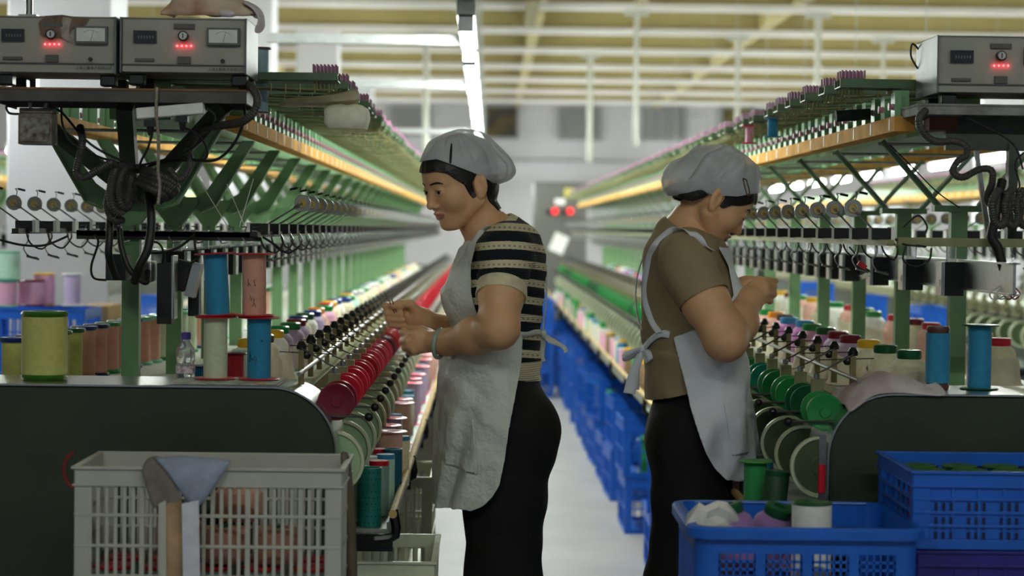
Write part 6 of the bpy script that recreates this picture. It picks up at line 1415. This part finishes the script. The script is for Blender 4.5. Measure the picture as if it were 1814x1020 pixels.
# straps, tie and bow
def surf_pt(fn, px, py, y0=4.8, y1=5.25, off=.003):
    q = pv(px, py, 5.1); ys_ = np.linspace(y0, y1, 300); 
    pts = np.stack([np.full(300, q[0]), ys_, np.full(300, q[2])], -1)
    pts = np.array([pv(px, py, y) for y in ys_]); g = fn(pts.astype(np.float32)); i = int(np.argmax(g < off)) if (g < off).any() else int(np.argmin(g)); return tuple(pts[i])
strip_band([surf_pt(shirtA, *q, off=.004) for q in [(838, 434), (846, 420), (856, 408), (866, 400)]], .016, 'neck_strap', apm1, wa, wdir=(1, 0, .3))
strip_band([surf_pt(shirtA, *q, off=.005) for q in [(920, 592), (934, 592), (948, 588), (957, 588)]], .012, 'waist_tie', apm1, wa, wdir=(0, 0, 1))
kn = pv(961, 590, 5.19)
tb = M().ball(tuple(kn), .0095, 0, 12, (1, 1.1, 1.2)); build(tb, 'tie_knot', apm1, wa)
strip_band([kn, pv(972, 598, 5.18), pv(985, 606, 5.17), pv(1000, 616, 5.16), pv(1003, 624, 5.16)], (.009, .011), 'tie_tail', apm1, wa, wdir=(.4, .3, 1)); strip_band([kn, pv(972, 603, 5.17), pv(984, 608, 5.17), pv(996, 612, 5.17)], .010, 'tie_tail', apm1, wa, wdir=(.3, .6, 1))
strip_band([kn, pv(962, 610, 5.19), pv(960, 628, 5.19), pv(962, 640, 5.19)], .012, 'tie_tail', apm1, wa, wdir=(1, 0, 0))
strip_band([kn, pv(965, 560, 5.2), pv(968, 520, 5.2), pv(966, 470, 5.2), pv(955, 435, 5.2)], .010, 'back_strap', apm1, wa, wdir=(.3, 1, 0))
# jade bangle
w0, w1 = armA1[4][0], armA1[5][0]; ax = (w1-w0)/np.linalg.norm(w1-w0); ax = np.array([-.93, .25, .05]); bc = pv(779, 607, 5.105)
def torus(c, ax, R_, r, seg=40, s2=12):
    ax = Vector(ax).normalized(); u = ax.orthogonal().normalized(); w_ = ax.cross(u); m = M(); g = []
    for i in range(seg):
        a = 2*math.pi*i/seg; d = u*math.cos(a)+w_*math.sin(a); g.append([tuple(Vector(c)+d*(R_+r*math.cos(b_))+ax*r*math.sin(b_)) for b_ in [2*math.pi*k/s2 for k in range(s2)]])
    g.append(g[0]); return m.surf(g, closed=True)
tag(build(torus(bc+np.array([0, 0, -.002]), (-.9, .42, .1), .0335, .0052), 'bangle', jade), 'pale jade bangle round the wrist of the striped worker', 'bangle')
tz = thing('tweezers', 'small steel tweezers held between finger and thumb of the striped worker', 'tweezers', tuple(pv(693, 540, 5.19)))
steelb = MT('polished_steel', (190, 190, 186), .2, 1)
for a_, b_ in (((700, 556, 5.20), (683, 518, 5.185)), ((704, 556, 5.20), (690, 520, 5.18))):
    m = M(); A_, B_ = P(*a_), P(*b_); m.tube([A_, A_.lerp(B_, .5), B_], [.0018, .0022, .0006], 8); build(m, 'tweezer_arm', steelb, tz)

# ---------------------------------------------------------------- the brown-shirted worker
wb_ = thing('person', 'woman in an olive-brown T-shirt, white cap and white tied apron bending over her hands', 'person', tuple(P(1215, 1400, 5.2)[i] if i < 2 else 0 for i in range(3)))
hc2, hR2 = head_frame(pv(1271, 345, 5.19), (math.cos(math.radians(9)), math.sin(math.radians(9)), 0), 38)
neckB = [(pv(1243, 370, 5.2), .050), (pv(1226, 395, 5.205), .052), (pv(1206, 425, 5.21), .064)]
headB, lipsB, faceB, tWB = make_head(wb_, hc2, hR2, neckB, True, None)
armB1 = [hx(1214, 462, 5.03, .052), hx(1250, 535, 4.99, .052), hx(1285, 602, 4.96, .046), hx(1308, 572, 5.03, .044), hx(1328, 532, 5.11, .028), hx(1334, 524, 5.125, .027)]
armB2 = [hx(1222, 462, 5.39, .048), hx(1262, 530, 5.43, .046), hx(1288, 590, 5.42, .042), hx(1298, 555, 5.36, .040), hx(1312, 516, 5.24, .027), hx(1322, 508, 5.22, .026)]
def handB1(p):
    F_ = [[hx(1352, 500, 5.125, .0102), hx(1364, 497, 5.15, .0090), hx(1374, 498, 5.165, .0072)],
          [hx(1357, 507, 5.115, .0104), hx(1370, 508, 5.135, .0094), hx(1367, 507, 5.16, .0082), hx(1356, 506, 5.165, .0074)],
          [hx(1358, 518, 5.115, .0102), hx(1370, 521, 5.135, .0092), hx(1364, 520, 5.16, .0082), hx(1354, 518, 5.165, .0074)],
          [hx(1356, 529, 5.122, .0092), hx(1364, 533, 5.14, .0084), hx(1358, 531, 5.16, .0076), hx(1350, 529, 5.163, .0068)]]
    return hand(p, (pv(1345, 515, 5.13), (.0315, .0185, .0320), np.array(Matrix.Rotation(.5, 3, 'Y'))), F_, [hx(1336, 506, 5.15, .0125), hx(1350, 498, 5.17, .0105), hx(1362, 497, 5.18, .0092), hx(1371, 500, 5.18, .0078)])
def handB2(p):
    F_ = [[hx(1345, 497+i*9, 5.235, .0095), hx(1358, 497+i*9, 5.225, .0088), hx(1362, 500+i*8, 5.205, .0078)] for i in range(4)]
    return hand(p, (pv(1334, 509, 5.222), (.032, .018, .028), None), F_, [hx(1330, 500, 5.205, .0120), hx(1346, 496, 5.195, .0100), hx(1360, 498, 5.19, .0082)])
def armsB(p): return smin(smin(chain(p, armB1, .025), handB1(p), .012), smin(chain(p, armB2, .025), handB2(p), .012), .002)
def torsoB(p):
    tl = np.array(Matrix.Rotation(.18, 3, 'Y'))
    d = s_ell(p, pv(1215, 488, 5.21), (.094, .150, .130), tl)
    for sg in (-1, 1):
        d = smin(d, s_ell(p, pv(1268, 535, 5.21)+np.array([0, sg*.06, 0]), (.050, .056, .054)), .035)
        d = smin(d, s_ball(p, pv(1208, 455, 5.21)+np.array([0, sg*.145, 0]), .052), .05)
        d = smin(d, s_ell(p, pv(1205, 780, 5.21)+np.array([0, sg*.07, 0]), (.066, .080, .085)), .05)
    d = smin(d, s_ell(p, pv(1215, 580, 5.21), (.100, .135, .10)), .04)
    d = smin(d, s_ell(p, pv(1224, 660, 5.21), (.098, .140, .10)), .04)
    d = smin(d, s_ell(p, pv(1228, 755, 5.21), (.104, .158, .10)), .04)
    d = smin(d, s_ell(p, pv(1192, 455, 5.21), (.050, .12, .042)), .04)
    return d
bodyB = lambda p: smin(torsoB(p), smin(chain(p, neckB, .02), chain(p, armB1[:4], .03), .03), .03)
tB = nets(bodyB, (pv(1110, 800, 5.2)[0], 4.88, .80), (pv(1350, 800, 5.2)[0], 5.56, 1.40), .008)
aB = nets(armsB, (pv(1170, 600, 5.2)[0], 4.86, pv(1250, 660, 5.2)[2]), (pv(1392, 600, 5.2)[0], 5.52, pv(1250, 420, 5.2)[2]), .0030)
npmesh('body', [headB, tB, aB], [skin, lipm], wb_, matfn=lipsB)
hp2 = [(.13, .044), (.080, .040), (.062, .016), (.046, .0), (.030, -.010), (.018, -.030), (.008, -.030), (.006, -.008), (-.010, .008), (-.028, -.004), (-.034, -.036), (-.050, -.062), (-.075, -.074), (-.15, -.074), (-.15, .16), (.13, .16)]
make_hair(wb_, hc2, hR2, faceB, extra=lambda p: s_ell(p, (-.056, 0, -.034), (.030, .040, .030)), poly=hp2)
edB = line_g([XZ(1165, 352), XZ(1185, 347), XZ(1210, 347), XZ(1235, 343), XZ(1262, 347), XZ(1300, 349), XZ(1322, 345), XZ(1345, 342), XZ(1360, 340)])
cfB = cap_field(hc2, hR2, [(pv(1212, 320, 5.2), (.048, .062, .038)), (pv(1230, 308, 5.2), (.06, .07, .036)), (pv(1282, 312, 5.2), (.066, .082, .054)), (pv(1225, 332, 5.2), (.055, .062, .026))], .0080, edB)
V, F = nets(cfB, (pv(1160, 300, 5.2)[0], 5.03, pv(1250, 370, 5.2)[2]), (pv(1370, 300, 5.2)[0], 5.38, pv(1250, 258, 5.2)[2]), .0038)
V, F = compact(*clip(V, F, edB)); capB = npmesh('cap', [(V, F)], capm, wb_, solid=.0012)
def on_cap(px, py):
    ys_ = np.linspace(5.0, 5.2, 200); pts = np.array([pv(px, py, y) for y in ys_]); g = cfB(pts.astype(np.float32)); return tuple(pts[int(np.argmax(g < 0))]-np.array([0, .002, 0]))
pin = MT('worn_brass_pin', (120, 96, 80), .35, .8)
build(M().tube([on_cap(*q) for q in [(1316, 316), (1319, 330), (1323, 345), (1328, 347), (1327, 335), (1322, 318), (1316, 316)]], .0013, 6), 'safety_pin', pin, capB); build(M().ball(on_cap(1325, 345), .0042, 0, 10, (1.2, .6, .8)), 'safety_pin', pin, capB)
hemB = XZ(1180, 700)[1]
def shirtB(p):
    d = torsoB(p)-.011; d = smin(d, s_cap(p, neckB[2][0], neckB[2][0]+np.array([0, 0, -.03]), .064)-.004, .03)
    for arm in (armB1, armB2): d = smin(d, s_cap(p, arm[0][0], arm[1][0], .064, .063), .025)
    d = smin(d, skirt(p, pv(1222, 600, 5.21), pv(1222, 720, 5.21), (.108, .15), (.106, .165))+np.maximum(0, p[..., 2]-XZ(0, 610)[1])*2, .02)
    return d+.002*np.sin(p[..., 2]*55+p[..., 0]*60+p[..., 1]*20)
def gB(v):
    g = hemB+(v[:, 0]-XZ(1180, 0)[0])*.28-v[:, 2]
    for arm in (armB1, armB2):
        a, b = arm[0][0], arm[1][0]; ax = (b-a)/np.linalg.norm(b-a); t = (v-a) @ ax; rad = np.linalg.norm(v-a-np.outer(t, ax), axis=1)
        g = np.maximum(g, np.where((rad < .085) & (t > 0.03), t-.104, -1))
    nb = (neckB[1][0]+neckB[2][0])/2; nd = neckB[1][0]-neckB[2][0]; nd /= np.linalg.norm(nd); g = np.maximum(g, np.where(np.linalg.norm(v-nb, axis=1) < .10, (v-nb) @ nd-.002, -1))
    return g
V, F = nets(shirtB, (pv(1100, 800, 5.2)[0], 4.86, .88), (pv(1350, 800, 5.2)[0], 5.58, 1.42), .005)
V, F = compact(*clip(V, F, gB)); npmesh('t_shirt', [(V, F)], brownm, wb_, solid=.002, smooth=1)
def pantsB(p):
    d = smax(torsoB(p)-.004, p[..., 2]-(hemB+.06), .01)
    d = smin(d, chain(p, [hx(1222, 780, 5.12, .098), hx(1226, 880, 5.12, .092), hx(1206, 1030, 5.12, .084), hx(1200, 1200, 5.12, .078), hx(1196, 1350, 5.12, .074)], .03), .05)
    d = smin(d, chain(p, [hx(1222, 780, 5.30, .096), hx(1222, 880, 5.30, .090), hx(1216, 1030, 5.31, .082), hx(1216, 1200, 5.31, .076), hx(1216, 1350, 5.31, .074)], .03), .05)
    return d+.0014*np.sin(p[..., 2]*60+p[..., 0]*45)
V, F = nets(pantsB, (pv(1100, 800, 5.2)[0], 4.9, .06), (pv(1350, 800, 5.2)[0], 5.56, 1.02), .009); npmesh('trousers', [(V, F)], pantm, wb_, smooth=2)
for q in (pv(1190, 1350, 5.12), pv(1210, 1350, 5.31)): shoe(q[0], q[1], 1, wb_, shoem)
def apronB_f(p):
    d = smin(torsoB(p)-.020, smax(pantsB(p)-.012, XZ(0, 850)[1]-p[..., 2], .02), .03)
    sk = skirt(p, pv(1236, 590, 5.21), pv(1245, 845, 5.21), (.108, .165), (.132, .195)); sk = smax(sk, p[..., 2]-XZ(0, 600)[1]-.02, .05)
    d = smin(d, sk, .03)
    a = np.arctan2(p[..., 1]-5.21, (p[..., 0]-pv(1225, 700, 5.2)[0])); t = np.clip((XZ(1240, 600)[1]-p[..., 2])/.3, 0, 1)
    return d-.012*t*np.abs(np.sin(a*4+p[..., 2]*6))-.0045*t*np.sin(a*13-p[..., 2]*26)-.007*np.sin(a*6-p[..., 2]*45)*np.clip(t*3, 0, 1)*(1-t)
polyB = [XZ(*q) for q in [(1262, 436), (1284, 470), (1290, 520), (1262, 566), (1225, 577), (1184, 592), (1192, 625), (1201, 665), (1212, 715), (1224, 758), (1236, 788), (1252, 815), (1272, 834), (1298, 840), (1322, 833), (1400, 818), (1400, 560), (1300, 440)]]
V, F = nets(apronB_f, (pv(1120, 800, 5.2)[0], 4.9, .74), (pv(1380, 800, 5.2)[0], 5.55, 1.38), .0055)
V, F = clip(V, F, lambda v: poly_sd(polyB, v[:, 0], v[:, 2])); V, F = compact(np.array(V), F); apB = npmesh('apron', [(V, F)], apm2, wb_, solid=.0015, smooth=2)
offset_patch(apronB_f, [XZ(*q) for q in [(1268, 702), (1310, 702), (1314, 790), (1282, 793)]], 'pocket', apm2, apB, (pv(1240, 800, 5.2)[0], 4.9, .80), (pv(1380, 800, 5.2)[0], 5.3, 1.0), side=5.2)
strip_band([surf_pt(shirtB, *q, off=.004) for q in [(1262, 442), (1250, 436), (1238, 422), (1216, 408), (1198, 406), (1180, 414), (1162, 432), (1150, 455), (1143, 490), (1142, 525), (1150, 556), (1165, 584), (1186, 593)]], .017, 'shoulder_strap', apm2, wb_, wdir=(.7, -.5, -.3))
strip_band([np.array(q) for q in [pv(1250, 430, 5.33), pv(1225, 410, 5.35), pv(1190, 408, 5.34), pv(1158, 425, 5.30), pv(1134, 470, 5.26), pv(1126, 520, 5.24), pv(1132, 570, 5.2), pv(1150, 600, 5.17)]], .018, 'shoulder_strap', apm2, wb_, wdir=(.2, 1, 0))
kb = pv(1139, 618, 5.17)
strip_band([surf_pt(shirtB, 1186, 593, off=.004), surf_pt(shirtB, 1168, 592, off=.005), pv(1152, 603, 5.13), kb], .016, 'waist_tie', apm2, wb_, wdir=(0, 0, 1))
build(M().ball(tuple(kb), .010, 0, 12, (1, 1.1, 1)), 'tie_knot', apm2, wb_)
strip_band([kb, pv(1124, 622, 5.15), pv(1108, 628, 5.14), pv(1105, 634, 5.14), pv(1114, 633, 5.16), pv(1136, 621, 5.17)], .014, 'bow_loop', apm2, wb_, wdir=(.2, 0, 1)); strip_band([kb, pv(1148, 624, 5.14), pv(1152, 636, 5.13), pv(1148, 640, 5.15), pv(1142, 624, 5.16)], .014, 'bow_loop', apm2, wb_, wdir=(.8, 0, .4))
strip_band([kb, pv(1130, 640, 5.15), pv(1120, 670, 5.15), pv(1115, 697, 5.15)], (.014, .030), 'bow_tail', apm2, wb_, wdir=(1, 0, .1)); strip_band([kb, pv(1128, 640, 5.17), pv(1126, 665, 5.17), pv(1124, 690, 5.17)], (.012, .024), 'bow_tail', apm2, wb_, wdir=(1, .2, 0))
